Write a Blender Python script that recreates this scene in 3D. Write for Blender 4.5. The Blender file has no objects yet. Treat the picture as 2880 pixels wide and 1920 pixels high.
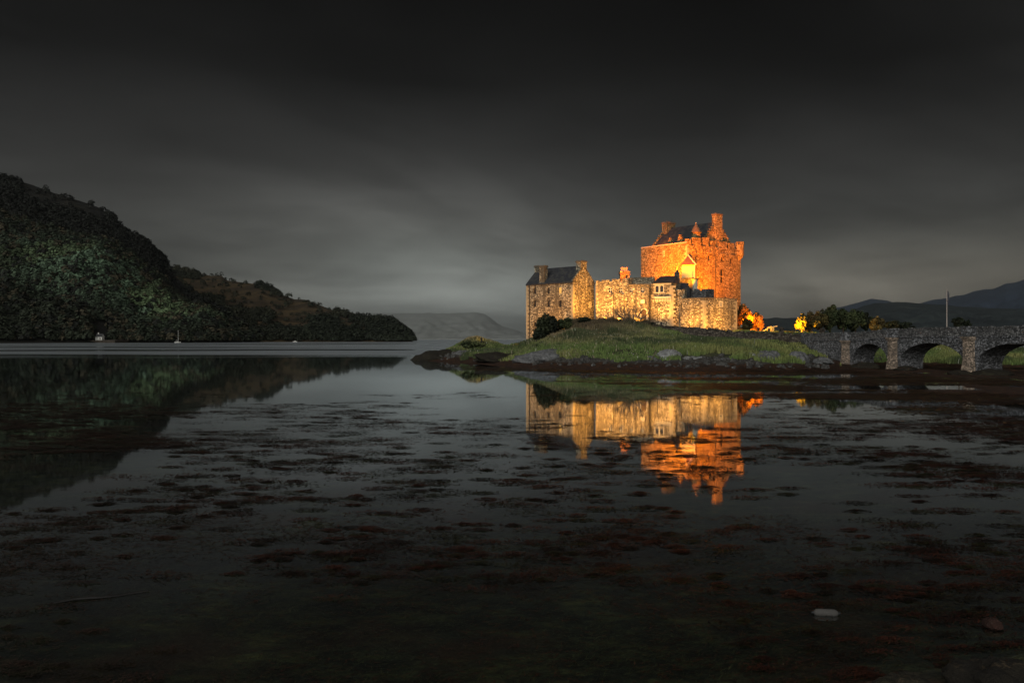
import bpy, math, random
import numpy as np
from mathutils import Vector
random.seed(7)
C = bpy.context.scene.collection
SC = bpy.context.scene
PI = math.pi

# ------------------------------------------------------------------ camera
FPX, HC, YH = 2240.0, 4.0, 952.0        # focal length and horizon in photo pixels, eye height in metres
cam_d = bpy.data.cameras.new('camera'); cam = bpy.data.objects.new('camera', cam_d); C.objects.link(cam)
cam.location = (0, 0, HC); cam.rotation_euler = (PI/2, 0, 0)
cam_d.sensor_width = 36; cam_d.lens = 28; cam_d.shift_y = -8/2880
cam_d.clip_start = 0.1; cam_d.clip_end = 40000
SC.camera = cam
SC.view_settings.view_transform = 'Standard'; SC.view_settings.look = 'None'
SC.view_settings.exposure = 0; SC.view_settings.gamma = 1
SC.cycles.caustics_reflective = False; SC.cycles.caustics_refractive = False
SC.cycles.max_bounces = 6; SC.cycles.diffuse_bounces = 2; SC.cycles.glossy_bounces = 3
SC.cycles.transparent_max_bounces = 8; SC.cycles.sample_clamp_indirect = 4

# ------------------------------------------------------------------ node helpers
class N:
    def __init__(s, tree): s.t = tree
    def n(s, typ, **kw):
        nd = s.t.nodes.new(typ)
        for k, v in kw.items(): setattr(nd, k, v)
        return nd
    def put(s, sock, v):
        if hasattr(v, 'is_output') or isinstance(v, bpy.types.NodeSocket): s.t.links.new(v, sock)
        elif isinstance(v, (tuple, list)) and len(v) == 3 and sock.type == 'RGBA': sock.default_value = (*v, 1)
        else: sock.default_value = v
    def m(s, op, a, b=0.0, c=0.0, clamp=False):
        nd = s.n('ShaderNodeMath', operation=op, use_clamp=clamp)
        for i, v in enumerate((a, b, c)): s.put(nd.inputs[i], v)
        return nd.outputs[0]
    def mix(s, f, a, b, blend='MIX'):
        nd = s.n('ShaderNodeMix', data_type='RGBA', blend_type=blend)
        s.put(nd.inputs[0], f); s.put(nd.inputs[6], a); s.put(nd.inputs[7], b)
        return nd.outputs[2]
    def noise(s, vec, scale, detail=3, rough=.5, dist=0):
        nd = s.n('ShaderNodeTexNoise')
        if vec is not None: s.put(nd.inputs['Vector'], vec)
        nd.inputs['Scale'].default_value = scale; nd.inputs['Detail'].default_value = detail
        nd.inputs['Roughness'].default_value = rough; nd.inputs['Distortion'].default_value = dist
        return nd.outputs[0]
    def ramp(s, f, stops, interp='LINEAR'):
        nd = s.n('ShaderNodeValToRGB'); cr = nd.color_ramp; cr.interpolation = interp
        while len(cr.elements) < len(stops): cr.elements.new(.5)
        for e, (p, c) in zip(cr.elements, stops):
            e.position = p; e.color = (*c, 1) if isinstance(c, (tuple, list)) else (c, c, c, 1)
        s.put(nd.inputs[0], f); return nd.outputs[0]
    def mapping(s, vec, scale=(1,1,1), rot=(0,0,0), loc=(0,0,0)):
        nd = s.n('ShaderNodeMapping'); s.put(nd.inputs[0], vec)
        nd.inputs['Scale'].default_value = scale; nd.inputs['Rotation'].default_value = rot; nd.inputs['Location'].default_value = loc
        return nd.outputs[0]
    def mr(s, v, a, b, c=0., d=1., smooth=True):
        nd = s.n('ShaderNodeMapRange', interpolation_type='SMOOTHSTEP' if smooth else 'LINEAR')
        s.put(nd.inputs[0], v)
        for i, q in enumerate((a, b, c, d)): nd.inputs[1+i].default_value = q
        return nd.outputs[0]

# ------------------------------------------------------------------ sky: an overcast dusk, brightest over the loch
world = bpy.data.worlds.new('World'); SC.world = world; world.use_nodes = True
w = N(world.node_tree); w.t.nodes.clear()
tc = w.n('ShaderNodeTexCoord').outputs['Generated']
sx = w.n('ShaderNodeSeparateXYZ'); w.put(sx.inputs[0], tc)
X_, Y_, Z_ = sx.outputs
az = w.m('ARCTAN2', X_, Y_)
el = w.m('ARCSINE', Z_)
def gauss(azc, elc, sa, se, amp):
    a = w.m('POWER', w.m('DIVIDE', w.m('SUBTRACT', az, azc), sa), 2.0)
    e = w.m('POWER', w.m('DIVIDE', w.m('SUBTRACT', el, elc), se), 2.0)
    return w.m('MULTIPLY', w.m('EXPONENT', w.m('MULTIPLY', w.m('ADD', a, e), -1.0)), amp)
base = w.ramp(el, [(0.0, .088), (.06, .084), (.1, .072), (.15, .049), (.21, .028), (.31, .0105), (.42, .0058), (1., .0055)])
glow = gauss(-.13, .085, .20, .08, .135)
glow = w.m('ADD', glow, gauss(-.04, .035, .13, .05, .115))
glow = w.m('ADD', glow, gauss(.37, .045, .17, .05, .10))
glow = w.m('ADD', glow, gauss(.52, .19, .16, .05, .010))
# cloud streaks on a flat deck overhead (so they run together towards the horizon)
cz = w.m('ADD', Z_, .16)
cv = w.n('ShaderNodeCombineXYZ')
w.put(cv.inputs[0], w.m('DIVIDE', X_, cz)); w.put(cv.inputs[1], w.m('DIVIDE', Y_, cz))
mp = w.mapping(cv.outputs[0], scale=(.8, .8, 1), rot=(0, 0, -.75))
mp = w.mapping(mp, scale=(.6, 1.0, 1), loc=(5.3, 2.2, 0))
n1 = w.noise(mp, 1.15, 6, .5, .6)
n2 = w.noise(w.mapping(cv.outputs[0], scale=(.6, .75, 1), rot=(0, 0, -.6), loc=(3.1, 1.7, 0)), 3.2, 4, .5, .3)
cl = w.m('ADD', w.mr(n1, .30, .68, .72, 1.27), w.mr(n2, .3, .7, -.09, .09))
front = w.m('MULTIPLY', w.m('ADD', base, glow), cl)
# sky behind the camera, brightened as added fill for whatever faces it
bk = w.mr(Y_, .15, -.75)
lit = w.m('ADD', .22, gauss(-2.5, .5, .9, .5, 2.9))
lit = w.m('ADD', lit, gauss(2.6, .45, .6, .4, .9))
lum = w.m('ADD', front, w.m('MULTIPLY', bk, lit))
col = w.mix(w.mr(el, 0, .3), (.965, 1.0, .90), (1.0, 1.0, .97))
col = w.mix(w.mr(glow, .05, .16), col, (.945, 1.0, .925))
col = w.mix(w.m('MULTIPLY', w.mr(az, .15, .4), w.mr(el, .16, .04)), col, (1.07, 1.0, .83))
colm = w.n('ShaderNodeVectorMath', operation='SCALE'); w.put(colm.inputs[0], col); w.put(colm.inputs[3], lum)
below = w.mr(Z_, -.02, .0)
bg = w.n('ShaderNodeBackground'); w.put(bg.inputs[0], w.mix(below, (.02, .021, .02), colm.outputs[0])); bg.inputs[1].default_value = 1.0
wo = w.n('ShaderNodeOutputWorld'); w.t.links.new(bg.outputs[0], wo.inputs[0])

# ------------------------------------------------------------------ pixel to world helpers
def at(px, Y): return ((px-1440)/FPX*Y, Y)
def zz(py, Y): return HC - (py-YH)/FPX*Y
def pxof(x, y): return 1440 + x/y*FPX
def on_line(A, B, px):
    r = (px-1440)/FPX
    dx, dy = B[0]-A[0], B[1]-A[1]
    t = (r*A[1]-A[0])/(dx-r*dy)
    return (A[0]+dx*t, A[1]+dy*t), t

# ------------------------------------------------------------------ object helpers
def tag(o, label=None, cat=None, group=None, kind=None):
    if label: o['label'] = label
    if cat: o['category'] = cat
    if group: o['group'] = group
    if kind: o['kind'] = kind
    return o
def empty(name, loc, label, cat, group=None):
    o = bpy.data.objects.new(name, None); C.objects.link(o); o.location = loc
    o.empty_display_size = .5
    return tag(o, label, cat, group)
class MB:
    def __init__(s): s.v = []; s.f = []
    def face(s, pts):
        i = len(s.v); s.v += [tuple(p) for p in pts]; s.f.append(tuple(range(i, i+len(pts))))
    def prism(s, poly, z0, z1, cap0=True):
        """poly counter-clockwise (x, y); z1 a number or one per corner"""
        n = len(poly); z1 = [z1]*n if not hasattr(z1, '__len__') else z1
        z0 = [z0]*n if not hasattr(z0, '__len__') else z0
        i = len(s.v)
        s.v += [(p[0], p[1], z) for p, z in zip(poly, z0)] + [(p[0], p[1], z) for p, z in zip(poly, z1)]
        for k in range(n):
            j = (k+1) % n; s.f.append((i+k, i+j, i+n+j, i+n+k))
        s.f.append(tuple(i+n+k for k in range(n)))
        if cap0: s.f.append(tuple(i+k for k in reversed(range(n))))
    def obox(s, c, d, lx, ly, z0, z1, jit=0):
        d = Vector((d[0], d[1])).normalized(); p = Vector((-d.y, d.x)); c = Vector((c[0], c[1]))
        q = [c+d*(a*lx/2)+p*(b*ly/2) for a, b in ((-1,-1),(1,-1),(1,1),(-1,1))]
        if jit: q = [x+Vector((random.uniform(-jit, jit), random.uniform(-jit, jit))) for x in q]
        s.prism([tuple(x) for x in q], z0, [z1+(random.uniform(-jit, jit) if jit else 0) for _ in q] if jit else z1)
    def seg(s, A, B, th, z0, z1, off=0.0):
        """box along A->B in plan, its front face on the line pushed out by off, th deep"""
        A = Vector(A); B = Vector(B); d = (B-A).normalized(); nrm = Vector((d.y, -d.x))
        f0, f1 = A+nrm*off, B+nrm*off; b0, b1 = A-nrm*(th-off) if False else f0-nrm*th, f1-nrm*th
        za, zb = (z1 if hasattr(z1, '__len__') else (z1, z1))
        s.prism([tuple(f0), tuple(f1), tuple(b1), tuple(b0)], z0, [za, zb, zb, za])
    def tube(s, pts, rad, n=7, cap=True):
        pts = [Vector(p) for p in pts]; rings = []
        for k, p in enumerate(pts):
            t = (pts[min(k+1, len(pts)-1)]-pts[max(k-1, 0)]).normalized()
            a = t.orthogonal().normalized(); b = t.cross(a)
            if k and True:
                a = (ref - t*ref.dot(t)).normalized(); b = t.cross(a)
            ref = a
            i = len(s.v); r = rad[k] if hasattr(rad, '__len__') else rad
            s.v += [tuple(p+(a*math.cos(2*PI*j/n)+b*math.sin(2*PI*j/n))*r) for j in range(n)]
            rings.append(i)
        for i, j in zip(rings, rings[1:]):
            for k in range(n): s.f.append((i+k, i+(k+1) % n, j+(k+1) % n, j+k))
        if cap:
            s.f.append(tuple(rings[0]+k for k in reversed(range(n)))); s.f.append(tuple(rings[-1]+k for k in range(n)))
    def lathe(s, c, prof, n=20, a0=0, cap=True):
        """prof: list of (r, z)"""
        rings = []
        for r, z in prof:
            i = len(s.v); s.v += [(c[0]+r*math.cos(2*PI*j/n+a0), c[1]+r*math.sin(2*PI*j/n+a0), z) for j in range(n)]; rings.append(i)
        for i, j in zip(rings, rings[1:]):
            for k in range(n): s.f.append((i+k, i+(k+1) % n, j+(k+1) % n, j+k))
        if cap:
            s.f.append(tuple(rings[0]+k for k in reversed(range(n)))); s.f.append(tuple(rings[-1]+k for k in range(n)))
    def panel(s, A, B, z0, zA, zB, ops=(), depth=.35):
        """wall face from A to B (plan), real openings with reveals; ops = (u0,u1,za,zb) in metres"""
        A = Vector(A); B = Vector(B); L = (B-A).length; d = (B-A)/L; nrm = Vector((d.y, -d.x))
        P = lambda u, z, k=0: (A.x+d.x*u-nrm.x*k, A.y+d.y*u-nrm.y*k, z)
        zt = min(zA, zB)
        us = sorted({0, L} | {o[0] for o in ops} | {o[1] for o in ops}); zs = sorted({z0, zt} | {o[2] for o in ops} | {o[3] for o in ops})
        for u0, u1 in zip(us, us[1:]):
            for a, b in zip(zs, zs[1:]):
                um, zm = (u0+u1)/2, (a+b)/2
                if any(o[0] < um < o[1] and o[2] < zm < o[3] for o in ops): continue
                s.face([P(u0, a), P(u1, a), P(u1, b), P(u0, b)])
        if zA > zt+1e-6: s.face([P(0, zt), P(L, zt), P(0, zA)])
        if zB > zt+1e-6: s.face([P(0, zt), P(L, zt), P(L, zB)])
        for u0, u1, a, b in ops:
            s.face([P(u0, a), P(u0, b), P(u0, b, depth), P(u0, a, depth)])
            s.face([P(u1, b), P(u1, a), P(u1, a, depth), P(u1, b, depth)])
            s.face([P(u0, a), P(u0, a, depth), P(u1, a, depth), P(u1, a)])
            s.face([P(u0, b, depth), P(u0, b), P(u1, b), P(u1, b, depth)])
    def build(s, name, mat, parent=None, smooth=False):
        me = bpy.data.meshes.new(name)
        me.from_pydata(s.v, [], s.f); me.update()
        o = bpy.data.objects.new(name, me); C.objects.link(o)
        if mat: me.materials.append(mat)
        if smooth: me.shade_smooth()
        if parent:
            o.parent = parent
            # shapes are drawn in world coordinates: bring them into the parent's space
            pm = parent
            off = Vector((0, 0, 0))
            while pm is not None: off += pm.location; pm = pm.parent
            me.transform(__import__('mathutils').Matrix.Translation(-off))
        return o
def quads(name, V, mat, tint=None, parent=None):
    """V (n,4,3) array -> one mesh of quads; tint (n,) -> per-corner grey attribute"""
    n = len(V); me = bpy.data.meshes.new(name)
    me.vertices.add(n*4); me.loops.add(n*4); me.polygons.add(n)
    off = np.zeros(3)
    pm = parent
    while pm is not None: off += np.array(pm.location); pm = pm.parent
    me.vertices.foreach_set('co', (V.reshape(-1, 3)-off).astype(np.float32).ravel())
    me.loops.foreach_set('vertex_index', np.arange(n*4, dtype=np.int32))
    me.polygons.foreach_set('loop_start', np.arange(0, n*4, 4, dtype=np.int32))
    me.update()
    if tint is not None:
        at_ = me.attributes.new('tint', 'FLOAT_COLOR', 'POINT')
        t = np.repeat(np.asarray(tint, dtype=np.float32), 4)
        if t.ndim == 1:
            cc = np.stack([t, t, t, np.ones_like(t)], 1)
        at_.data.foreach_set('color', cc.astype(np.float32).ravel())
    me.materials.append(mat); me.validate()
    o = bpy.data.objects.new(name, me); C.objects.link(o)
    if parent: o.parent = parent
    return o
def quads3(name, V, mat, rgb, parent=None):
    o = quads(name, V, mat, None, parent)
    at_ = o.data.attributes.new('tint', 'FLOAT_COLOR', 'POINT')
    cc = np.concatenate([np.repeat(rgb, 4, 0), np.ones((len(V)*4, 1))], 1)
    at_.data.foreach_set('color', cc.astype(np.float32).ravel())
    return o

# value noise used for shaping terrain
_rs = np.random.RandomState(11); _tab = _rs.rand(256, 256)
def vnoise(x, y, sc):
    x = np.asarray(x, float)*sc; y = np.asarray(y, float)*sc
    xi = np.floor(x).astype(int); yi = np.floor(y).astype(int); fx = x-xi; fy = y-yi
    fx = fx*fx*(3-2*fx); fy = fy*fy*(3-2*fy)
    g = lambda a, b: _tab[a % 256, b % 256]
    return (g(xi, yi)*(1-fx)+g(xi+1, yi)*fx)*(1-fy)+(g(xi, yi+1)*(1-fx)+g(xi+1, yi+1)*fx)*fy-.5
def fbm(x, y, sc, o=4):
    r = 0; a = 1
    for k in range(o): r = r+a*vnoise(x+17.3*k, y-9.1*k, sc*2**k); a *= .5
    return r

# ------------------------------------------------------------------ materials
def new_mat(name):
    m = bpy.data.materials.new(name); m.use_nodes = True; k = N(m.node_tree)
    b = m.node_tree.nodes['Principled BSDF']; b.inputs['Roughness'].default_value = .85
    b.inputs['Specular IOR Level'].default_value = .25
    return m, k, b
def pos(k): return k.n('ShaderNodeNewGeometry').outputs['Position']
def bump(k, b, h, strength, dist):
    nd = k.n('ShaderNodeBump'); nd.inputs['Strength'].default_value = strength; nd.inputs['Distance'].default_value = dist
    k.put(nd.inputs['Height'], h); k.put(b.inputs['Normal'], nd.outputs[0])
def plain(name, c, rough=.7, metal=0, var=.25, sc=3):
    m, k, b = new_mat(name)
    n = k.noise(pos(k), sc, 4)
    k.put(b.inputs['Base Color'], k.mix(n, tuple(x*(1-var) for x in c), tuple(min(1, x*(1+var)) for x in c)))
    b.inputs['Roughness'].default_value = rough; b.inputs['Metallic'].default_value = metal
    return m
def stone(name, dark, mid, lite, scale=1.9, streak=.5, mortar=(.10, .085, .065), bmp=.9, mort_w=.05):
    m, k, b = new_mat(name); p = pos(k)
    pj = k.n('ShaderNodeVectorMath', operation='ADD'); k.put(pj.inputs[0], p)
    wob = k.n('ShaderNodeTexNoise'); k.put(wob.inputs[0], p); wob.inputs['Scale'].default_value = 1.3
    ws = k.n('ShaderNodeVectorMath', operation='SCALE'); k.put(ws.inputs[0], wob.outputs['Color']); ws.inputs[3].default_value = .35
    k.put(pj.inputs[1], ws.outputs[0])
    mp = k.mapping(pj.outputs[0], scale=(1, 1, 1.55))
    v = k.n('ShaderNodeTexVoronoi', feature='F1'); k.put(v.inputs['Vector'], mp); v.inputs['Scale'].default_value = scale
    ve = k.n('ShaderNodeTexVoronoi', feature='DISTANCE_TO_EDGE'); k.put(ve.inputs['Vector'], mp); ve.inputs['Scale'].default_value = scale
    cs = k.n('ShaderNodeSeparateColor'); k.put(cs.inputs[0], v.outputs['Color'])
    c = k.ramp(cs.outputs[0], [(0, dark), (.38, mid), (.75, lite), (1, tuple(min(.85, x*1.35) for x in lite))])
    c = k.mix(k.m('MULTIPLY', k.mr(k.noise(p, 7, 3), .35, .7), .35), c, tuple(x*.5 for x in mid))
    ed = k.mr(ve.outputs['Distance'], 0, mort_w*2)
    c = k.mix(ed, mortar, c)
    # rain streaks down the face
    st = k.noise(k.mapping(p, scale=(.55, .55, .045)), 1.6, 4, .6)
    c = k.mix(k.m('MULTIPLY', k.mr(st, .46, .66), streak), c, tuple(x*.42 for x in mid))
    lm = k.noise(p, .22, 4, .6)
    c = k.mix(k.m('MULTIPLY', k.mr(lm, .45, .7), .4), c, tuple(x*.55 for x in mid))
    k.put(b.inputs['Base Color'], c)
    h = k.m('ADD', k.m('MULTIPLY', ed, .8), k.m('ADD', k.m('MULTIPLY', cs.outputs[1], .9), k.m('MULTIPLY', k.noise(p, 9, 3), .35)))
    bump(k, b, h, bmp, .12)
    b.inputs['Roughness'].default_value = .9
    return m
M = {}
M['wall_stone'] = stone('castle_rubble_stone', (.06, .045, .03), (.25, .20, .14), (.52, .43, .29), 3.1, .85, mortar=(.05, .038, .026), mort_w=.065)
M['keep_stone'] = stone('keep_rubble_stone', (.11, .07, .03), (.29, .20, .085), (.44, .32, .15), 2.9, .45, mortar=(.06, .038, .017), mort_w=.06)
M['grey_stone'] = stone('grey_rubble_stone', (.035, .034, .034), (.10, .098, .096), (.19, .185, .18), 3.6, .3, mortar=(.03, .03, .03))
M['bridge_stone'] = stone('bridge_rubble_stone', (.03, .03, .03), (.10, .10, .102), (.24, .24, .25), 4.2, .35, mortar=(.03, .03, .03))
M['lit_pier_stone'] = stone('bridge_pier_stone_lit_tone', (.10, .08, .06), (.26, .20, .15), (.42, .32, .24), 3.6, .25, mortar=(.08, .07, .06))  # warm light falling on the piers is put into this paler stone
M['dry_stone'] = stone('dark_dry_stone', (.03, .024, .018), (.07, .055, .042), (.12, .10, .08), 2.6, .2, mortar=(.012, .01, .008))
M['trim'] = plain('dressed_stone', (.46, .40, .30), .85, sc=4)
M['dark_trim'] = plain('dark_coping_stone', (.12, .095, .07), .9, sc=4)
M['harl'] = plain('lime_harling', (.50, .42, .20), .95, sc=6)
M['pot'] = plain('clay_chimney_pot', (.5, .32, .18), .8)
M['glass'] = plain('dark_window_glass', (.02, .02, .024), .12)
M['paleglass'] = plain('window_glass_lit_tone', (.75, .55, .18), .3)  # yellow of a lit pane put into the glass colour
M['white'] = plain('white_paint', (.55, .54, .50), .5, var=.08)
M['wood'] = plain('weathered_door_planks', (.10, .06, .035), .7, sc=6)
M['iron'] = plain('black_iron', (.02, .02, .02), .5, .4)
M['gunmetal'] = plain('weathered_gun_paint', (.42, .38, .22), .6)
M['pole'] = plain('white_pole_paint', (.36, .30, .26), .5)
M['flag'] = plain('dark_flag_cloth', (.06, .06, .07), .9)
M['bark'] = plain('tree_bark', (.07, .05, .035), .95, sc=8)
M['drift'] = plain('driftwood', (.10, .08, .06), .9, sc=8)
M['red'] = plain('red_paint', (.55, .03, .02), .5)
M['cloth_orange'] = M['red']
def slate():
    m, k, b = new_mat('dark_slate_roofing'); p = pos(k)
    br = k.n('ShaderNodeTexBrick'); k.put(br.inputs['Vector'], k.mapping(p, scale=(1, 1, 1), rot=(PI/2, 0, 0)))
    br.inputs['Scale'].default_value = 2.2; br.inputs['Mortar Size'].default_value = .03
    for i, c in ((0, (.022, .023, .028)), (1, (.045, .045, .052)), (2, (.01, .01, .012))): k.put(br.inputs[1+i], c)
    c = k.mix(k.mr(k.noise(p, 1.4, 4), .4, .7), br.outputs[0], (.055, .052, .045))
    k.put(b.inputs['Base Color'], c); b.inputs['Roughness'].default_value = .75
    bump(k, b, br.outputs[1], .4, -.03)
    return m
M['slate'] = slate()
def slab():
    m, k, b = new_mat('stone_slab_roofing'); p = pos(k)
    c = k.ramp(k.noise(p, 2.2, 5, .7), [(.3, (.14, .11, .08)), (.5, (.26, .21, .15)), (.7, (.38, .32, .23))])
    k.put(b.inputs['Base Color'], c); bump(k, b, k.noise(p, 4, 4), .8, .1); return m
M['slab'] = slab()
M['stair_slate'] = plain('reddish_brown_slates', (.11, .06, .045), .85, var=.4, sc=5)
M['cone_slate'] = plain('brown_turret_slates', (.13, .085, .05), .85, var=.4, sc=5)
def leaves(name, a, b_, sc=.35, trans=.2):
    m, k, b = new_mat(name); p = pos(k)
    at_ = k.n('ShaderNodeAttribute', attribute_name='tint')
    n = k.noise(p, sc, 3)
    c = k.mix(k.mr(n, .35, .65), a, b_)
    c = k.mix(1.0, c, at_.outputs['Color'], 'MULTIPLY')
    k.put(b.inputs['Base Color'], c); b.inputs['Roughness'].default_value = .8
    tr = k.n('ShaderNodeBsdfTranslucent'); k.put(tr.inputs[0], c)
    mx = k.n('ShaderNodeMixShader'); mx.inputs[0].default_value = trans
    out = [x for x in m.node_tree.nodes if x.type == 'OUTPUT_MATERIAL'][0]
    k.t.links.new(b.outputs[0], mx.inputs[1]); k.t.links.new(tr.outputs[0], mx.inputs[2]); k.t.links.new(mx.outputs[0], out.inputs[0])
    return m
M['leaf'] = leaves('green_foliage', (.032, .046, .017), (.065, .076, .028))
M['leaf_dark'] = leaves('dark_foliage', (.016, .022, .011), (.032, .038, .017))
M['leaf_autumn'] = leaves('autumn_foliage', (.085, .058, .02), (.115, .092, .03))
def attr_mat(name, rough=.85, trans=0):
    m, k, b = new_mat(name)
    at_ = k.n('ShaderNodeAttribute', attribute_name='tint')
    k.put(b.inputs['Base Color'], at_.outputs['Color']); b.inputs['Roughness'].default_value = rough
    return m
M['grass'] = attr_mat('meadow_grass')
M['wood_mass'] = attr_mat('woodland_foliage')
M['weed'] = attr_mat('wet_seaweed', .5)
M['weed'].node_tree.nodes['Principled BSDF'].inputs['Specular IOR Level'].default_value = .22

# ------------------------------------------------------------------ ground of the island, flats and near shore
CP = [  # photo column, distance, height
 (1000,140,-1.5),(1100,152,-1),(1169,149,-.02),(1160,135,-.8),(1190,151,.5),(1250,152,1.5),(1318,153,4.0),(1345,153,4.0),(1372,150,1.9),(1403,148,1.6),(1440,146,1.8),
 (1250,140,.2),(1318,139,.6),(1403,132,.5),(1440,129,.7),(1250,128,-.1),(1318,124,-.1),(1403,117,-.1),(1500,112,0),(1600,108,0),(1700,104,0),(1900,99.6,0),(2100,96,0),(2270,96,0),
 (2400,87,0.03),(2600,81,0.03),(2880,76,0.03),(1480,122,1.2),(1612,115,1.7),(1753,112,1.4),(1913,108,1.3),(2072,105,1.2),(2200,106,1.2),(2270,112,.7),
 (1540,135,3.4),(1612,132,4.6),(1753,130,4.5),(1913,126,3.7),(2072,121,3.3),(2160,118,3.1),
 (1470,150,2.5),(1490,150,3.1),(1540,147,5.0),(1612,146,7.1),(1700,146,7.1),(1753,145.5,7.0),(1824,145,6.5),(1913,143,5.4),(1850,139,5.3),(1913,137,4.3),(1980,140,4.8),(1980,134,3.7),(2072,140,4.5),(2072,131,3.0),(2150,137,4.8),(2150,127,3.3),(2220,123,3.0),(2220,128,3.7),(2220,132,4.7),
 (1460,165,1.0),(1612,165,7.5),(1800,170,7.5),(2000,170,6.5),(2150,160,5.3),(2300,155,5.1),(2400,150,4.6),(2300,180,5),(2450,170,3.5),
 (2300,114,.5),(2360,109,.3),(2450,100,.12),(2340,130,4.2),(2400,128,2.6),(2480,120,.6),(2480,135,2.4),(2630,112,.4),(2630,128,2.9),(2630,150,3.2),(2800,103,.3),(2866,120,2.0),(2866,140,2.2),(2750,125,2.6),(3000,110,1),(3000,130,2),
 (2560,97,.05),(2700,88,.05),(2850,83,.05),
 (2450,60,-.04),(2880,50,-.03),(2700,60,0),(2300,75,-.16),(2100,78,-.2),(1900,80,-.2),(2100,90,-.12),(1900,92,-.14),(2300,88,-.08),(2880,33,-.15),(2600,39,-.15),(1500,97,-.2),(1700,92,-.2),(1300,112,-.16),(1920,58,-.2),(2300,46,-.2),(1600,80,-.3),(1600,60,-.4),
 (200,40,-.35),(1440,40,-.5),(1440,25,-.35),(1440,12,-.2),(2300,20,-.3),(600,15,-.2),(2300,11,-.18),(200,10,-.15),(1440,6,.1),(2300,6,.2),(600,6,.1),(2900,8.5,.15),
 (1300,200,-1),(1600,205,-1),(1900,205,-1),(2200,205,1),(2500,205,1),(1440,178,-.8),(1300,172,-1),(1000,100,-1.2),(700,60,-.8),(600,200,-1.5),(3100,200,2),(1200,165,-.6),(1200,80,-.8)]
_cx = np.array([((p-1440)/FPX*y, y) for p, y, z in CP]); _cz = np.array([z for *_, z in CP])
_D = np.linalg.norm(_cx[:, None]-_cx[None], axis=2); _n = len(CP)
_A = np.zeros((_n+3, _n+3)); _A[:_n, :_n] = _D; _A[:_n, _n] = 1; _A[:_n, _n+1:] = _cx; _A[_n, :_n] = 1; _A[_n+1:, :_n] = _cx.T
_w = np.linalg.solve(_A, np.concatenate([_cz, np.zeros(3)]))
def ground(x, y):
    x = np.atleast_1d(np.asarray(x, float)); y = np.atleast_1d(np.asarray(y, float)); sh = x.shape
    q = np.stack([x.ravel(), y.ravel()], 1); out = np.empty(len(q))
    for i in range(0, len(q), 20000):
        s = q[i:i+20000]; d = np.linalg.norm(s[:, None]-_cx[None], axis=2)
        out[i:i+20000] = d@_w[:_n]+_w[_n]+s@_w[_n+1:]
    z = out.reshape(sh)
    am = np.clip((z+.1)/1.2, 0, 1)
    z = z+fbm(x, y, .28, 4)*(.10+.55*am)*np.clip((y-20)/30, .3, 1)
    return z
def g1(x, y): return float(ground(x, y)[0])
def grid_mesh(name, Xg, Yg, Zg, mat, smooth=True):
    r, c = Xg.shape; me = bpy.data.meshes.new(name)
    v = np.stack([Xg, Yg, Zg], 2).reshape(-1, 3)
    i = np.arange(r*c).reshape(r, c)
    f = np.stack([i[:-1, :-1], i[:-1, 1:], i[1:, 1:], i[1:, :-1]], 2).reshape(-1, 4)
    me.vertices.add(len(v)); me.loops.add(f.size); me.polygons.add(len(f))
    me.vertices.foreach_set('co', v.astype(np.float32).ravel()); me.loops.foreach_set('vertex_index', f.astype(np.int32).ravel())
    me.polygons.foreach_set('loop_start', np.arange(0, f.size, 4, dtype=np.int32)); me.update(); me.validate()
    if smooth: me.shade_smooth()
    me.materials.append(mat); o = bpy.data.objects.new(name, me); C.objects.link(o); return o
def ground_mat():
    m, k, b = new_mat('island_ground'); p = pos(k)
    s = k.n('ShaderNodeSeparateXYZ'); k.put(s.inputs[0], p)
    z = k.m('ADD', s.outputs[2], k.m('MULTIPLY', k.m('SUBTRACT', k.noise(p, .5, 5, .6), .5), .9))
    weed = k.ramp(k.noise(p, 1.6, 6, .65), [(.3, (.006, .0035, .002)), (.5, (.026, .011, .005)), (.66, (.065, .028, .010)), (.8, (.05, .042, .016))])
    bed = k.ramp(k.noise(k.mapping(p, scale=(.6, 1, 1)), 2.2, 7, .7), [(.36, (.006, .007, .005)), (.5, (.030, .034, .020)), (.58, (.065, .072, .034)), (.68, (.12, .12, .045))])
    bed = k.mix(k.mr(k.noise(p, .35, 4), .48, .66), bed, (.050, .026, .014))
    rock = k.ramp(k.noise(p, 1.8, 6, .7), [(.3, (.018, .015, .012)), (.52, (.045, .040, .034)), (.72, (.13, .125, .115))])
    earth = k.ramp(k.noise(p, .9, 5, .6), [(.35, (.02, .022, .009)), (.55, (.04, .045, .018)), (.7, (.055, .05, .022))])
    c = k.mix(k.m('MULTIPLY', k.mr(z, -.22, -.08), k.mr(s.outputs[1], 28, 42)), bed, weed); c = k.mix(k.mr(z, .55, .95), c, rock); c = k.mix(k.mr(z, 1.2, 1.8), c, earth)
    k.put(b.inputs['Base Color'], c); b.inputs['Roughness'].default_value = .9
    bump(k, b, k.noise(p, 3.5, 7, .7), .9, .25)
    return m
gx = np.concatenate([np.arange(-75, 95.1, .75)]); gy = np.concatenate([np.arange(1, 30, .5), np.arange(30, 211, .75)])
Xg, Yg = np.meshgrid(gx, gy); Zg = ground(Xg, Yg)
edge = np.minimum.reduce([(Xg+75)/12, (95-Xg)/6, (211-Yg)/6]); Zg = np.where(edge < 1, Zg*np.clip(edge, 0, 1)+(-3.2)*(1-np.clip(edge, 0, 1)), Zg)
tag(grid_mesh('ground', Xg, Yg, Zg, ground_mat()), kind='structure')
def flat(name, x0, x1, y0, y1, z, mat):
    b = MB(); b.face([(x0, y0, z), (x1, y0, z), (x1, y1, z), (x0, y1, z)]); return b.build(name, mat)
tag(flat('loch_bed', -9000, 9000, -300, 15300, -3.5, plain('silt', (.012, .013, .011), .95)), kind='structure')

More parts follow.
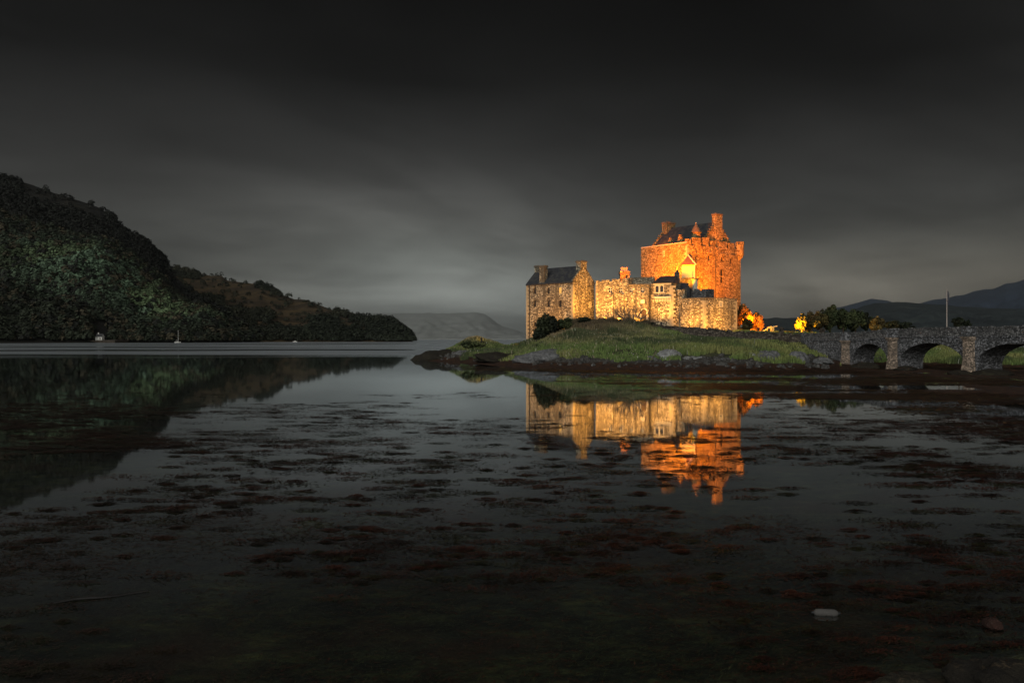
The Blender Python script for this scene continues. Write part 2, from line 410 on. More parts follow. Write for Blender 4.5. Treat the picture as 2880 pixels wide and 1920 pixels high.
def water_mat():
    m, k, b = new_mat('still_loch_water'); p = pos(k)
    s = k.n('ShaderNodeSeparateXYZ'); k.put(s.inputs[0], p)
    far = k.mr(k.m('ADD', s.outputs[1], k.m('MULTIPLY', k.noise(k.mapping(p, scale=(.012, .05, 1)), 1.0, 3), 60)), 185, 215)
    streak = k.noise(k.mapping(p, scale=(.004, .03, 1)), 1.0, 4, .6)
    fine = k.noise(k.mapping(p, scale=(.5, .9, 1)), .5, 3)
    h = k.m('ADD', k.m('MULTIPLY', fine, .5), k.m('MULTIPLY', k.noise(p, 2.4, 2), .12))
    bp = k.n('ShaderNodeBump'); bp.inputs['Strength'].default_value = .05; bp.inputs['Distance'].default_value = .05; k.put(bp.inputs['Height'], h)
    ge = k.n('ShaderNodeNewGeometry'); dt = k.n('ShaderNodeVectorMath', operation='DOT_PRODUCT')
    k.put(dt.inputs[0], ge.outputs['Normal']); k.put(dt.inputs[1], ge.outputs['Incoming'])
    cs_ = k.m('SUBTRACT', 1.0, k.m('ABSOLUTE', dt.outputs['Value']))        # same from above and below
    fr_ = k.m('ADD', .05, k.m('MULTIPLY', k.m('POWER', cs_, 3.2), .95))
    gl = k.n('ShaderNodeBsdfGlossy'); k.put(gl.inputs['Color'], (.88, .94, 1.0))
    k.put(gl.inputs['Roughness'], k.m('ADD', .03, k.m('MULTIPLY', far, k.mr(streak, .36, .5, .02, .30))))
    k.put(gl.inputs['Normal'], bp.outputs[0])
    tr = k.n('ShaderNodeBsdfTransparent'); k.put(tr.inputs[0], (.78, .82, .74))
    mx = k.n('ShaderNodeMixShader'); k.put(mx.inputs[0], fr_)
    k.t.links.new(tr.outputs[0], mx.inputs[1]); k.t.links.new(gl.outputs[0], mx.inputs[2])
    out = [x for x in m.node_tree.nodes if x.type == 'OUTPUT_MATERIAL'][0]; k.t.links.new(mx.outputs[0], out.inputs[0])
    return m
tag(flat('water', -9000, 9000, -300, 15300, 0, water_mat()), kind='structure')

# ------------------------------------------------------------------ hills across the loch
def hill_mat(name, stops, sc, hs=None):
    m, k, b = new_mat(name); p = pos(k)
    c = k.ramp(k.noise(p, sc, 7, .65), stops)
    if hs: c = k.mix(k.mr(k.noise(p, sc*.3, 4), .42, .6), c, hs)
    k.put(b.inputs['Base Color'], c); bump(k, b, k.noise(p, sc*3, 6, .7), 1, 6); b.inputs['Roughness'].default_value = .95
    return m
def interp(pts, q, j): return np.interp(q, [p[0] for p in pts], [p[j] for p in pts])
def hill(name, prof, mat, rough, step=4, rows=46, vmax=1.7, pw=1.0):
    """prof: (photo column, ridge row, ridge distance, shore distance)"""
    cols = np.arange(prof[0][0], prof[-1][0]+step, step); v = np.concatenate([np.linspace(-.04, 1, rows), np.linspace(1.05, vmax, 12)])
    CX, V = np.meshgrid(cols, v)
    py, yr, ys = (interp(prof, CX, j) for j in (1, 2, 3))
    Yv = ys+(yr-ys)*V; zr = HC+(YH-py)/FPX*yr
    f = np.where(V <= 1, np.sign(V)*np.abs(V)**pw, 1-.6*(V-1)**1.3)
    Z = zr*f; Xw = (CX-1440)/FPX*Yv
    am = np.clip(V*6, 0, 1)*np.clip(1.15-V, .12, 1)*np.clip(zr/60, .1, 1)
    Z = Z+fbm(Xw, Yv, .012, 5)*rough*am
    Z = np.where(V < 0, -2, Z)
    o = grid_mesh(name, Xw, Yv, Z, mat); tag(o, kind='structure')
    return cols, v, Xw, Yv, Z
H1 = [(-900,440,1500,600),(-300,450,1350,640),(0,503,1250,690),(56,515,1240,700),(139,540,1220,715),(199,556,1210,725),(285,585,1200,740),(345,628,1180,755),(414,682,1170,765),(464,744,1150,775),(490,780,1140,780),(527,814,1110,790),(576,838,1080,800),(621,868,1040,815),(666,905,1000,840),(700,938,950,860),(730,957,905,880)]
H2 = [(330,760,1850,960),(430,765,1800,960),(492,752,1750,960),(553,768,1700,960),(595,775,1650,960),(621,773,1640,965),(640,790,1600,965),(708,797,1550,970),(731,797,1530,970),(763,812,1500,975),(789,829,1460,980),(828,842,1420,985),(863,843,1390,985),(892,857,1350,990),(941,875,1300,990),(989,891,1250,990),(1038,902,1180,990),(1073,900,1130,990),(1096,905,1100,990),(1118,921,1070,990),(1151,945,1030,995),(1160,962,1005,998)]
h1 = hill('wooded_hill', H1, hill_mat('hill_heath', [(.3, (.004, .004, .0035)), (.5, (.010, .0095, .007)), (.7, (.020, .017, .011))], .03), 34)
h2 = hill('bracken_hill', H2, hill_mat('hill_bracken', [(.3, (.02, .015, .009)), (.48, (.045, .031, .016)), (.62, (.085, .058, .025)), (.8, (.055, .042, .022))], .02), 22)
H3 = [(980,886,13500,11500),(1050,880,13500,11500),(1130,882,13500,11500),(1200,880,13500,11500),(1255,881,13500,11500),(1300,879,13500,11500),(1336,877,13500,11500),(1366,885,13500,11500),(1410,916,13300,11500),(1433,922,13300,11500),(1477,938,13000,11500),(1540,951,12000,11500)]
far_mat = hill_mat('far_mountain_haze_tone', [(.3, (.22, .23, .21)), (.6, (.30, .31, .29))], .004)  # paled base colour carries part of the haze over the mountain
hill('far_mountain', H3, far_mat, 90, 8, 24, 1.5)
H4 = [(2000,930,5200,2600),(2250,900,5600,2600),(2330,872,6000,2600),(2367,862,6000,2600),(2420,848,6000,2600),(2449,839,6000,2600),(2475,842,6000,2600),(2520,853,6000,2600),(2560,855,6000,2600),(2590,852,6000,2600),(2623,843,6000,2600),(2664,837,6000,2600),(2705,829,6000,2600),(2766,813,6000,2600),(2797,811,6000,2600),(2827,797,6000,2600),(2858,793,6000,2600),(2880,785,6000,2600),(3000,782,6000,2600),(3400,790,6000,2600)]
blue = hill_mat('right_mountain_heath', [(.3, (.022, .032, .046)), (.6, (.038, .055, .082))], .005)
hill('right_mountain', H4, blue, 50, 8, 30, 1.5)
H5 = [(2100,900,2600,1500),(2146,895,2600,1500),(2180,892,2600,1500),(2213,894,2600,1500),(2250,892,2600,1500),(2350,880,2700,1500),(2431,862,2800,1500),(2460,854,2800,1500),(2521,848,2800,1500),(2582,852,2800,1500),(2629,853,2800,1500),(2664,856,2800,1500),(2705,862,2800,1500),(2766,865,2800,1500),(2880,868,2800,1500),(3300,880,2800,1500)]
hill('right_hill', H5, hill_mat('right_hill_heath', [(.3, (.010, .014, .016)), (.55, (.022, .030, .032)), (.75, (.045, .055, .048))], .012), 40, 6, 34, 1.5)
# low spit of the far shore under the misty mountain
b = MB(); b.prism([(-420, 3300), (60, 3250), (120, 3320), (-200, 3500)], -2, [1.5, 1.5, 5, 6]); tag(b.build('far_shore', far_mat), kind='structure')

# ------------------------------------------------------------------ woods on the hills (they read as one mass)
rng = np.random.RandomState(3)
def sphere_dirs(n): v = rng.normal(size=(n, 3)); return v/np.linalg.norm(v, axis=1, keepdims=True)
def leaf_quads(c, nrm, size, elong=1.0):
    """c (n,3) centres, nrm (n,3) facing, size (n,)"""
    n = len(c); r = sphere_dirs(n)
    a = np.cross(nrm, r); a /= np.linalg.norm(a, axis=1, keepdims=True)+1e-9; b_ = np.cross(nrm, a)
    s = size[:, None]*.5
    return np.stack([c-a*s*elong-b_*s*.6, c+a*s*elong-b_*s*.8, c+a*s*elong*.7+b_*s, c-a*s*elong*.8+b_*s*.8], 1)
def wood(name, hl, prof, n, tree_r, per, keep, colour, label):
    cols, v, Xw, Yv, Z = hl
    u = rng.rand(n*3); q = rng.rand(n*3)
    ci = u*(len(cols)-1); vi = np.interp(q, [0, 1], [2, 46])
    i0 = np.clip(vi.astype(int), 0, Z.shape[0]-2); j0 = np.clip(ci.astype(int), 0, Z.shape[1]-2); fi = vi-i0; fj = ci-j0
    bl = lambda G: (G[i0, j0]*(1-fi)*(1-fj)+G[i0+1, j0]*fi*(1-fj)+G[i0, j0+1]*(1-fi)*fj+G[i0+1, j0+1]*fi*fj)
    x, y, z = bl(Xw), bl(Yv), bl(Z); vv = np.interp(vi, np.arange(len(v)), v); px = 1440+x/y*FPX
    ok = keep(px, vv, x, y, z) & (z > .5); x, y, z, vv, px = (a[ok][:n] for a in (x, y, z, vv, px))
    m = len(x); R = tree_r*(.65+.7*rng.rand(m))*np.where(rng.rand(m) < .1, 1.25, 1); Hh = R*(.8+.6*rng.rand(m))
    col = colour(px, vv, x, y, z, m)
    d = sphere_dirs(m*per); d[:, 2] = np.abs(d[:, 2])*1.1-.25
    rad = (.75+.35*rng.rand(m*per))
    ti = np.repeat(np.arange(m), per)
    off = d*rad[:, None]*np.stack([R[ti], R[ti], Hh[ti]], 1)
    c = np.stack([x[ti], y[ti], z[ti]+Hh[ti]*.55], 1)+off
    nr = d+rng.normal(size=d.shape)*.22+np.array([0, 0, .35]); nr /= np.linalg.norm(nr, axis=1, keepdims=True)
    sz = R[ti]*(.22+.30*rng.rand(m*per))
    rgb = col[ti]*(.6+.75*rng.rand(m*per))[:, None]
    o = quads3(name, leaf_quads(c, nr, sz), M['wood_mass'], rgb); return tag(o, label, 'woodland', kind='stuff')
def keep1(px, v, x, y, z):
    dens = np.where(v > .86, .04, np.clip(1.5-1.15*v, .12, 1)+fbm(x, y, .01, 3)*.6)+np.where((v > .9) & ((px < 60) | (np.abs(px-430) < 40) | (np.abs(px-310) < 14)), .6, 0)
    cot = (np.abs(px-282) < 26) & (y < 790)
    return (rng.rand(len(px)) < dens) & ~cot & (px > -500)
def col1(px, v, x, y, z, m):
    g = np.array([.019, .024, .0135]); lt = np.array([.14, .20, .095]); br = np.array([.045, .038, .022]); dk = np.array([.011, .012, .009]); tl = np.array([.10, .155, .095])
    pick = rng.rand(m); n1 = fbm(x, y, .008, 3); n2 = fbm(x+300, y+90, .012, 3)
    lit_patch = np.exp(-(((px-240)/210)**2+((v-.36)/.15)**2))+.6*np.exp(-(((px-480)/120)**2+((v-.3)/.2)**2))      # light on the slope painted into the crowns, partly paler trees
    w1 = np.clip(lit_patch*1.05-.08+n1*.55*lit_patch**.5, 0, 1)
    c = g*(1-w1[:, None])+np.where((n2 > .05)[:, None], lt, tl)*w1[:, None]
    c = np.where((pick < .16)[:, None], br, c); c = np.where(((pick > .80) | (v > .66))[:, None], dk+0*c, c)
    return c*(.8+.4*rng.rand(m))[:, None]
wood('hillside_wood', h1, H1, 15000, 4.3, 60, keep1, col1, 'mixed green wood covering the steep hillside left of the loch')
def keep2(px, v, x, y, z):
    low = v < .34+.12*np.clip((700-px)/200, 0, 1)+fbm(x, y, .012, 3)*.35
    tip = px > 1035
    crest = (np.abs(px-757) < 34) & (v > .86) & (v < 1.0) | (np.abs(px-520) < 42) & (v > .8) | (np.abs(px-1000) < 60) & (v > .9)
    sparse = rng.rand(len(px)) < .03
    return (low & (rng.rand(len(px)) < .85)) | tip | (crest & (rng.rand(len(px)) < .8)) | sparse
def col2(px, v, x, y, z, m):
    a = np.array([.014, .018, .010]); b_ = np.array([.032, .031, .017]); n1 = fbm(x, y, .01, 3)
    return (a+(b_-a)*np.clip(n1+.35, 0, 1)[:, None])*(.7+.6*rng.rand(m))[:, None]
wood('headland_wood', h2, H2, 6000, 4.2, 50, keep2, col2, 'dark wood along the foot and tip of the brown headland')

# ------------------------------------------------------------------ wall helpers
def op_px(A, B, px, py, wpx, hpx):
    """opening given by its photo centre and size -> (u0,u1,z0,z1) on the wall A->B"""
    L = math.dist(A, B)
    (p0, t0), (p1, t1) = on_line(A, B, px-wpx/2), on_line(A, B, px+wpx/2)
    Y = (p0[1]+p1[1])/2
    return (min(t0, t1)*L, max(t0, t1)*L, zz(py+hpx/2, Y), zz(py-hpx/2, Y))
def window(A, B, op, parent, style='plain', pane='glass', depth=.3, sur=True):
    A = Vector(A); B = Vector(B); d = (B-A).normalized(); nrm = Vector((d.y, -d.x)); u0, u1, z0, z1 = op
    P = lambda u, k: A+d*u+nrm*k
    f = MB(); sw = .13
    if sur:   # dressed stone surround standing 4 cm proud
        f.seg(P(u0-sw, 0), P(u0-.002, 0), .06, z0-.002, z1+.002, .04); f.seg(P(u1+.002, 0), P(u1+sw, 0), .06, z0-.002, z1+.002, .04)
        f.seg(P(u0-sw, 0), P(u1+sw, 0), .06, z1+.004, z1+.2, .045); f.seg(P(u0-sw-.05, 0), P(u1+sw+.05, 0), .08, z0-.15, z0-.004, .06)
        fo = f.build('window', M['trim'], parent)
    if style == 'sash':
        g = MB(); t = .05
        for a, b_ in (((u0+u1)/2-t/2, (u0+u1)/2+t/2), (u1-t, u1)): g.seg(P(a, -.12), P(b_, -.12), .05, z0, z1, 0)
        for zc in ((z0+z1)/2, z1-t/2): g.seg(P(u0, -.115), P(u1, -.115), .05, zc-t/2, zc+t/2, 0)
        if sur: g.build('sash', M['white'], fo)
        else: fo = g.build('window', M['white'], parent)
    p_ = MB(); a, b_ = P(u0, -depth+.04), P(u1, -depth+.04); p_.seg(a, b_, .03, z0, z1, 0)
    if sur or style == 'sash': p_.build('pane', M[pane], fo)
    else: fo = p_.build('window', M[pane], parent)
    return fo
def merlons(mb, A, B, spans, th, z0, out=.012):
    """spans: (px0, px1, ztop)"""
    for p0, p1, zt in spans:
        a, _ = on_line(A, B, p0); b_, _ = on_line(A, B, p1); mb.seg(a, b_, th+2*out, z0, zt, out)
def back(p, A, B, k):
    d = (Vector(B)-Vector(A)).normalized(); nrm = Vector((d.y, -d.x)); q = Vector(p)-nrm*k; return (q.x, q.y)

# ------------------------------------------------------------------ castle: the gabled house at the west end
C1 = at(1611, 150); C0 = at(1480, 158)
gd = Vector((8.0, 8.63)).normalized()*6.7
C2 = (C1[0]+gd.x, C1[1]+gd.y); C3 = (C0[0]+gd.x, C0[1]+gd.y)
ZE, ZR = 14.65, 17.75
house = empty('gabled_house', (*C1, 7), 'tall gabled stone house with steep slate roof at the west end of the castle', 'house')
ops = [op_px(C0, C1, px, py, 7, h) for py, h, cols in ((817, 17, (1504, 1542.5, 1575.5)), (854, 18, (1504, 1542.5, 1575.5)), (911, 12, (1505,))) for px in cols]
gops = [op_px(C1, C2, 1660, 857, 4, 11)]
b = MB()
b.panel(C0, C1, 0, ZE, ZE, ops)
GM = ((C1[0]+C2[0])/2, (C1[1]+C2[1])/2)
b.panel(C1, C2, 0, ZE, ZE, gops)
b.face([(*C1, ZE), (*C2, ZE), (*GM, ZR)])
b.panel(C2, C3, 0, ZE, ZE); b.panel(C3, C0, 0, ZE, ZE)
GL = ((C0[0]+C3[0])/2, (C0[1]+C3[1])/2); b.face([(*C3, ZE), (*C0, ZE), (*GL, ZR)])
b.build('wall', M['wall_stone'], house)
for i, o_ in enumerate(ops):
    wd = window(C0, C1, o_, house, 'plain', 'paleglass' if i == 2 else 'glass', sur=False, depth=.3 if i != 2 else .12)
    if i == 2: tag(wd, 'window with a pale lit pane under the eaves')
window(C1, C2, gops[0], house, 'plain', 'paleglass')
def gable_roof(mb, a, b_, c, d_, ze, zr, ov=.18, th=.22):
    """a,b front eave; d,c back eave (a-d and b-c are the gables)"""
    m0 = ((a[0]+d_[0])/2, (a[1]+d_[1])/2); m1 = ((b_[0]+c[0])/2, (b_[1]+c[1])/2)
    for e0, e1 in ((a, b_), (d_, c)):
        s = 1+ov/3
        q = [(m0[0]+(e0[0]-m0[0])*s, m0[1]+(e0[1]-m0[1])*s), (m1[0]+(e1[0]-m1[0])*s, m1[1]+(e1[1]-m1[1])*s)]
        zl = zr-(zr-ze)*s
        lo = [(*q[0], zl), (*q[1], zl), (*m1, zr), (*m0, zr)]; up = [(x, y, z+th) for x, y, z in lo]
        mb.face(up); mb.face(lo[::-1])
        for i in range(4): j = (i+1) % 4; mb.face([lo[i], lo[j], up[j], up[i]])
b = MB(); gable_roof(b, C0, C1, C2, C3, ZE+.02, ZR+.02); roof = b.build('roof', M['slate'], house)
# skews along the near gable, slightly higher than the slates
def skew(mb, e, m, ze, zm, d, w=.35, h=.38):
    e = Vector(e); m = Vector(m); d = Vector(d).normalized()*w
    lo = [Vector((*e, ze)), Vector((*m, zm)), Vector((*(m-d), zm)), Vector((*(e-d), ze))]; up = [p+Vector((0, 0, h)) for p in lo]
    mb.face(up); mb.face(lo[::-1])
    for i in range(4): j = (i+1) % 4; mb.face([lo[i], lo[j], up[j], up[i]])
hd = Vector(C1)-Vector(C0); b = MB()
hdn = hd.normalized(); o3 = hdn*.04
for e in (C1, C2): skew(b, Vector(e)+o3, Vector(GM)+o3, ZE, ZR, hd)
b.build('gable_coping', M['wall_stone'], roof)
gdn = gd.normalized()
def chimney(parent, c, d, lx, ly, z0, z1, mat, name='chimney', cap=True):
    b = MB(); b.obox(c, d, lx, ly, z0, z1); o = b.build(name, mat, parent)
    if cap:
        b = MB(); b.obox(c, d, lx+.24, ly+.24, z1+.002, z1+.22); b.obox(c, d, lx+.1, ly+.1, z1+.222, z1+.36); b.build('cap', M['dark_trim'], o)
    return o
chimney(roof, Vector(GM)-hdn*.56, gdn, 1.75, 1.2, ZR-1.2, zz(738, 152.5), M['wall_stone'])
chimney(roof, Vector(GL)+hdn*.56, gdn, 1.7, 1.1, ZR-1.2, zz(752, 160), M['wall_stone'])
cw, _ = on_line(C0, C1, 1524)
chimney(house, Vector(cw)+gdn*.48, hdn, 1.25, 1.0, ZE-.3, zz(752, 156), M['wall_stone'])
b = MB(); dp, _ = on_line(C0, C1, 1490); nrm = -gdn
q = Vector(dp)+nrm*.1; b.tube([(q.x, q.y, 1), (q.x, q.y, ZE-.1)], .07, 6); b.build('drainpipe', M['iron'], house)

# ------------------------------------------------------------------ castle: battlemented range and gate bay
R0 = at(1675.5, 151); R1 = at(1768, 149.2)
rng_t = empty('curtain_range', (*R0, 7), 'battlemented stone range with four white sash windows and arched gate', 'castle wall')
ZC = zz(791, 150)
ops = [op_px(R0, R1, px, 815.5, 9.5, 14) for px in (1717, 1746)]
b = MB(); b.panel(R0, R1, 0, ZC, ZC, ops)
bk0, bk1 = back(R0, R0, R1, 6), back(R1, R0, R1, 6)
b.prism([back(R0, R0, R1, .4), back(R1, R0, R1, .4), bk1, bk0], 3, ZC-.9)
b.panel(back(R1, R0, R1, .7), back(R0, R0, R1, .7), ZC-1.2, ZC, ZC)
b.face([(*R0, ZC), (*R1, ZC), (*back(R1, R0, R1, .7), ZC), (*back(R0, R0, R1, .7), ZC)])
b.face([(*bk0, 0), (*R0, 0), (*R0, ZC), (*bk0, ZC)])
merlons(b, R0, R1, [(1676, 1686, zz(788, 150)), (1692, 1714, zz(786.5, 150)), (1721, 1744, zz(785, 150)), (1749.5, 1767.5, zz(783.5, 150))], .7, ZC-.06)
# dark strips of stain and uplight shadow, given shape as added ribs below
b.build('wall', M['wall_stone'], rng_t)
for o_ in ops: window(R0, R1, o_, rng_t, 'sash', sur=False)
for k, (px, wp) in enumerate(((1722, 7), (1752, 7))):
    a, _ = on_line(R0, R1, px-wp/2); c, _ = on_line(R0, R1, px+wp/2); b = MB()
    b.seg(a, c, .5, 2, zz(828, 150), .45); A3, B3 = Vector(a), Vector(c)
    b.build('added_strip_rib', M['wall_stone'], rng_t)
# gate bay
G0 = at(1768, 148.2); G1 = at(1824, 147.2)
ZG = zz(802, 147.7)
arch = op_px(G0, G1, 1811, 888, 15, 38)
gops = [op_px(G0, G1, 1775, 814.5, 9, 13), op_px(G0, G1, 1806.5, 814.5, 9, 14), op_px(G0, G1, 1785, 848, 2.5, 11), op_px(G0, G1, 1816.5, 848, 2.5, 11)]
b = MB(); b.panel(G0, G1, 0, ZG, ZG, gops+[arch], .6)
b.prism([back(G0, G0, G1, .65), back(G1, G0, G1, .65), back(G1, G0, G1, 6), back(G0, G0, G1, 6)], 3, ZG-.1)
b.face([(*back(G0, G0, G1, 2.5), 0), (*G0, 0), (*G0, ZG), (*back(G0, G0, G1, 2.5), ZG)]); b.face([(*G1, 0), (*back(G1, G0, G1, 3), 0), (*back(G1, G0, G1, 3), ZG), (*G1, ZG)])
b.build('gate_bay_wall', M['wall_stone'], rng_t)
for o_ in gops[:2]: window(G0, G1, o_, rng_t, 'sash', sur=False)
for o_ in gops[2:]: window(G0, G1, o_, rng_t, 'plain', sur=False)
# slab roof of the bay, rising to the parapet behind
b = MB(); U0, U1 = at(1763, 149.9), at(1840, 148.7); b.prism([U0, U1, at(1842, 154), at(1763, 155)], 8, [zz(781.5, 150), zz(778, 148.7), zz(778, 148.7), zz(781.5, 150)])
b.build('upper_wall', M['wall_stone'], rng_t); b = MB(); b.seg(back(G0, G0, G1, 0), back(G1, G0, G1, 0), 1.2, ZG+.003, ZG+.2, .12)
b.build('gate_bay_coping', M['dark_trim'], rng_t)
# arched gate: door leaf, dressed arch
dA = Vector(G1)-Vector(G0); dl = dA.normalized(); nr = Vector((dl.y, -dl.x))
um = (arch[0]+arch[1])/2; wa = (arch[1]-arch[0])/2; zs = arch[3]-wa*1.15
def gp(u, z, k): q = Vector(G0)+dl*u+nr*k; return (q.x, q.y, z)
def arcpts(r, n=14, lift=1.15): return [(um+r*math.cos(PI-PI*i/n), zs+r*lift*math.sin(PI*i/n)) for i in range(n+1)]
b = MB(); ins = arcpts(wa)                 # spandrels that turn the square opening into an arch
for i in range(14):
    (u0, z0), (u1, z1) = ins[i], ins[i+1]
    b.face([gp(u0, z0, -.03), gp(u1, z1, -.03), gp(u1, arch[3]+.01, -.03), gp(u0, arch[3]+.01, -.03)])
    b.face([gp(u0, z0, -.03), gp(u0, z0, -.6), gp(u1, z1, -.6), gp(u1, z1, -.03)])
b.build('gate_spandrel', M['wall_stone'], rng_t)
b = MB(); o_ = [(um-wa*1.35, arch[2])]+arcpts(wa*1.35)+[(um+wa*1.35, arch[2])]; i_ = [(um-wa, arch[2])]+ins+[(um+wa, arch[2])]
for k in range(len(o_)-1):
    q = [gp(*o_[k], .08), gp(*o_[k+1], .08), gp(*i_[k+1], .08), gp(*i_[k], .08)]; b.face(q)
    b.face([gp(*o_[k], .08), gp(*o_[k], -.01), gp(*o_[k+1], -.01), gp(*o_[k+1], .08)]); b.face([gp(*i_[k], .08), gp(*i_[k+1], .08), gp(*i_[k+1], -.05), gp(*i_[k], -.05)])
b.build('gate_arch', M['trim'], rng_t)
b = MB()
for k in range(6):
    u0 = arch[0]+(arch[1]-arch[0])*k/6; b.seg(gp(u0+.01, 0, -.45)[:2], gp(u0+(arch[1]-arch[0])/6-.01, 0, -.45)[:2], .07, arch[2], arch[3])
b.build('gate_door', M['wood'], rng_t)
pl_ = op_px(G0, G1, 1807.5, 848, 11, 10); b = MB(); b.seg(gp(pl_[0], 0, 0)[:2], gp(pl_[1], 0, 0)[:2], .1, pl_[2], pl_[3], .05); b.build('carved_panel', M['trim'], rng_t)
# stack with three pots behind the range
st = chimney(rng_t, at(1756, 155), (1, .1), 1.8, 1.0, 11, zz(772, 155), M['keep_stone'], 'chimney')
b = MB(); b.obox(at(1756, 155), (1, .1), 2.05, 1.3, zz(772, 155)+.38, zz(766, 155)+.2); b.build('shoulder', M['keep_stone'], st)
for px in (1749, 1755.5, 1762):
    b = MB(); b.lathe(at(px, 155), [(.24, zz(766, 155)+.2), (.21, zz(757, 155)), (.25, zz(756, 155)), (.25, zz(752, 155))], 10); b.build('chimney_pot', M['pot'], st)

# ------------------------------------------------------------------ castle: bay with the hipped slate roof, corbelled wall, lower battlements
B0 = at(1824, 148.4); B1 = at(1888, 146.4); B2 = at(1914, 148.6)
bay = empty('corbelled_bay', (*B1, 6), 'stone bay with two arched windows under a hipped slate roof right of the gate', 'castle tower')
ZB = zz(796, 147)
A_, B_ = at(1838, 147.85), B1
ops = [op_px(B0, B1, 1848, 813, 9, 18), op_px(B0, B1, 1861, 812, 9, 18), op_px(B0, B1, 1829, 819, 2.5, 16), op_px(B0, B1, 1833.5, 819, 2.5, 16), op_px(B0, B1, 1849, 871, 2, 12), op_px(B0, B1, 1849, 893, 2, 12)]
b = MB(); b.panel(B0, B1, 0, ZB, ZB, ops, .5); b.panel(B1, B2, 0, ZB, ZB)
b.prism([back(B0, B0, B1, .55), (B1[0], B1[1]+.65), B2, at(1912, 156), at(1826, 156)], 3, ZB-.05)
b.build('wall', M['wall_stone'], bay)
for o_ in ops[:2]:
    wf = window(B0, B1, o_, bay, 'plain')
    u0, u1, z0, z1 = o_; A2 = Vector(B0); d2 = (Vector(B1)-A2).normalized(); n2 = Vector((d2.y, -d2.x)); c = MB()
    um2 = (u0+u1)/2; r = (u1-u0)/2; ap = [(um2+r*math.cos(PI-PI*i/10), z1-r+r*math.sin(PI*i/10)) for i in range(11)]
    for (ua, za), (ub, zb) in zip(ap, ap[1:]):
        q = [A2+d2*ua-n2*.02, A2+d2*ub-n2*.02]; c.face([(*q[0], za), (*q[1], zb), (*q[1], z1+.01), (*q[0], z1+.01)])
    c.build('arch_head', M['trim'], wf)
for o_ in ops[2:]: window(B0, B1, o_, bay, 'plain', sur=False)
b = MB()
for px in np.arange(1846, 1889, 4.6):                # corbels half way up
    q, _ = on_line(B0, B1, px); n_ = Vector((Vector(B1)-Vector(B0)).normalized()); m_ = Vector((n_.y, -n_.x))
    b = MB(); zt = zz(840, 147); b.obox(Vector(q)+m_*.16, n_, .17, .36, zt-.3, zt); b.obox(Vector(q)+m_*.1, n_, .17, .24, zt-.55, zt-.3)
    b.build('corbel', M['trim'], bay)
b = MB(); b.seg(on_line(B0, B1, 1842)[0], B1, .3, zz(838.5, 147), zz(834, 147), .3); b.build('string_course', M['trim'], bay); b = MB(); b.seg(A_, B1, .2, ZB-.28, ZB-.02, .1); b.build('cornice', M['trim'], bay)
# hipped roof
b = MB(); ze = ZB; e = [at(1835, 147.6), (B1[0]+.1, B1[1]-.35), at(1911, 148.4), at(1912, 154), at(1845, 154)]
r0, r1 = (*at(1858, 151), zz(777, 151)), (*at(1905, 151), zz(775.5, 151))
E = [(*q, ze) for q in e]
b.face([E[0], E[1], r1, r0]); b.face([E[1], E[2], r1]); b.face([E[2], E[3], r1]); b.face([E[3], E[4], r0, r1]); b.face([E[4], E[0], r0]); b.face(E[::-1])
b.build('roof', M['slate'], bay)
sp = chimney(bay, at(1904, 151.6), (1, .2), .75, .75, ZB, zz(766, 151.6), M['dark_trim'], 'pinnacle', False)
b = MB(); b.lathe(at(1904, 151.6), [(.42, zz(766, 151.6)), (.3, zz(764, 151.6)), (.14, zz(761, 151.6)), (.08, zz(756, 151.6)), (.03, zz(749, 151.6))], 8); b.build('finial', M['dark_trim'], sp)

low = empty('lower_battlements', (*at(1910, 148), 6), 'weathered wall with small merlons and a low slate roof left of the bastion', 'castle wall')
L0, L1 = at(1890, 147.6), at(1926, 146.2)
b = MB(); zl = zz(818, 147); b.seg(L0, L1, .8, 0, zl); merlons(b, L0, L1, [(1890, 1899, zz(815, 147)), (1903, 1915, zz(814.5, 147)), (1918, 1926, zz(814, 147))], .8, zl-.05)
b.build('wall', M['wall_stone'], low)
b = MB(); e = [at(1893, 148.6), at(1940, 148.4), at(1946, 152), at(1896, 152)]; zt = zz(795, 150.3); E = [(*q, zz(812, 148.6)) for q in e]
r0, r1 = (*at(1912, 150.3), zt), (*at(1930, 150.3), zt); b.face([E[0], E[1], r1, r0]); b.face([E[1], E[2], r1]); b.face([E[2], E[3], r0, r1]); b.face([E[3], E[0], r0])
b.prism(e, 6, zz(812, 148.6)-.01); b.build('roof', M['slate'], low)

# ------------------------------------------------------------------ castle: grey inner parapet, bastion, pink inner wall
inner = empty('grey_parapet', (*at(1960, 150), 9), 'unlit grey battlemented parapet rising behind the bastion', 'castle wall')
I0, I1, I2 = at(1924, 150.2), at(1985, 149.0), at(2008.5, 150.5)
zi = zz(818, 150); b = MB(); b.seg(I0, I1, .7, 5, zi); b.seg(I1, I2, .7, 5, zi)
merlons(b, I0, I1, [(1924, 1943, zz(813, 150)), (1952, 1968, zz(813, 150)), (1974, 1985, zz(813.5, 150))], .7, zi-.05)
merlons(b, I1, I2, [(1990, 2008.5, zz(813, 150))], .7, zi-.05)
b.build('wall', M['grey_stone'], inner)
b = MB(); b.tube([(*at(2002, 150.2), zz(815, 150)), (*at(2002, 150.2), zz(804, 150))], .06, 5); b.build('post', M['iron'], inner)
P0, P1, P2 = at(1913, 146.0), at(1981, 142.0), at(2073, 146.0)
bast = empty('bastion', (*P1, 5), 'broad angular stone bastion with plain top at the east end of the castle', 'castle tower')
ops1 = [op_px(P0, P1, 1916.5, 862, 2, 22)]
ops2 = [op_px(P1, P2, 2028, 855, 7, 11), op_px(P1, P2, 1994, 877, 3, 16), op_px(P1, P2, 2060, 873, 2.5, 6), op_px(P1, P2, 2060, 900, 4, 34)]
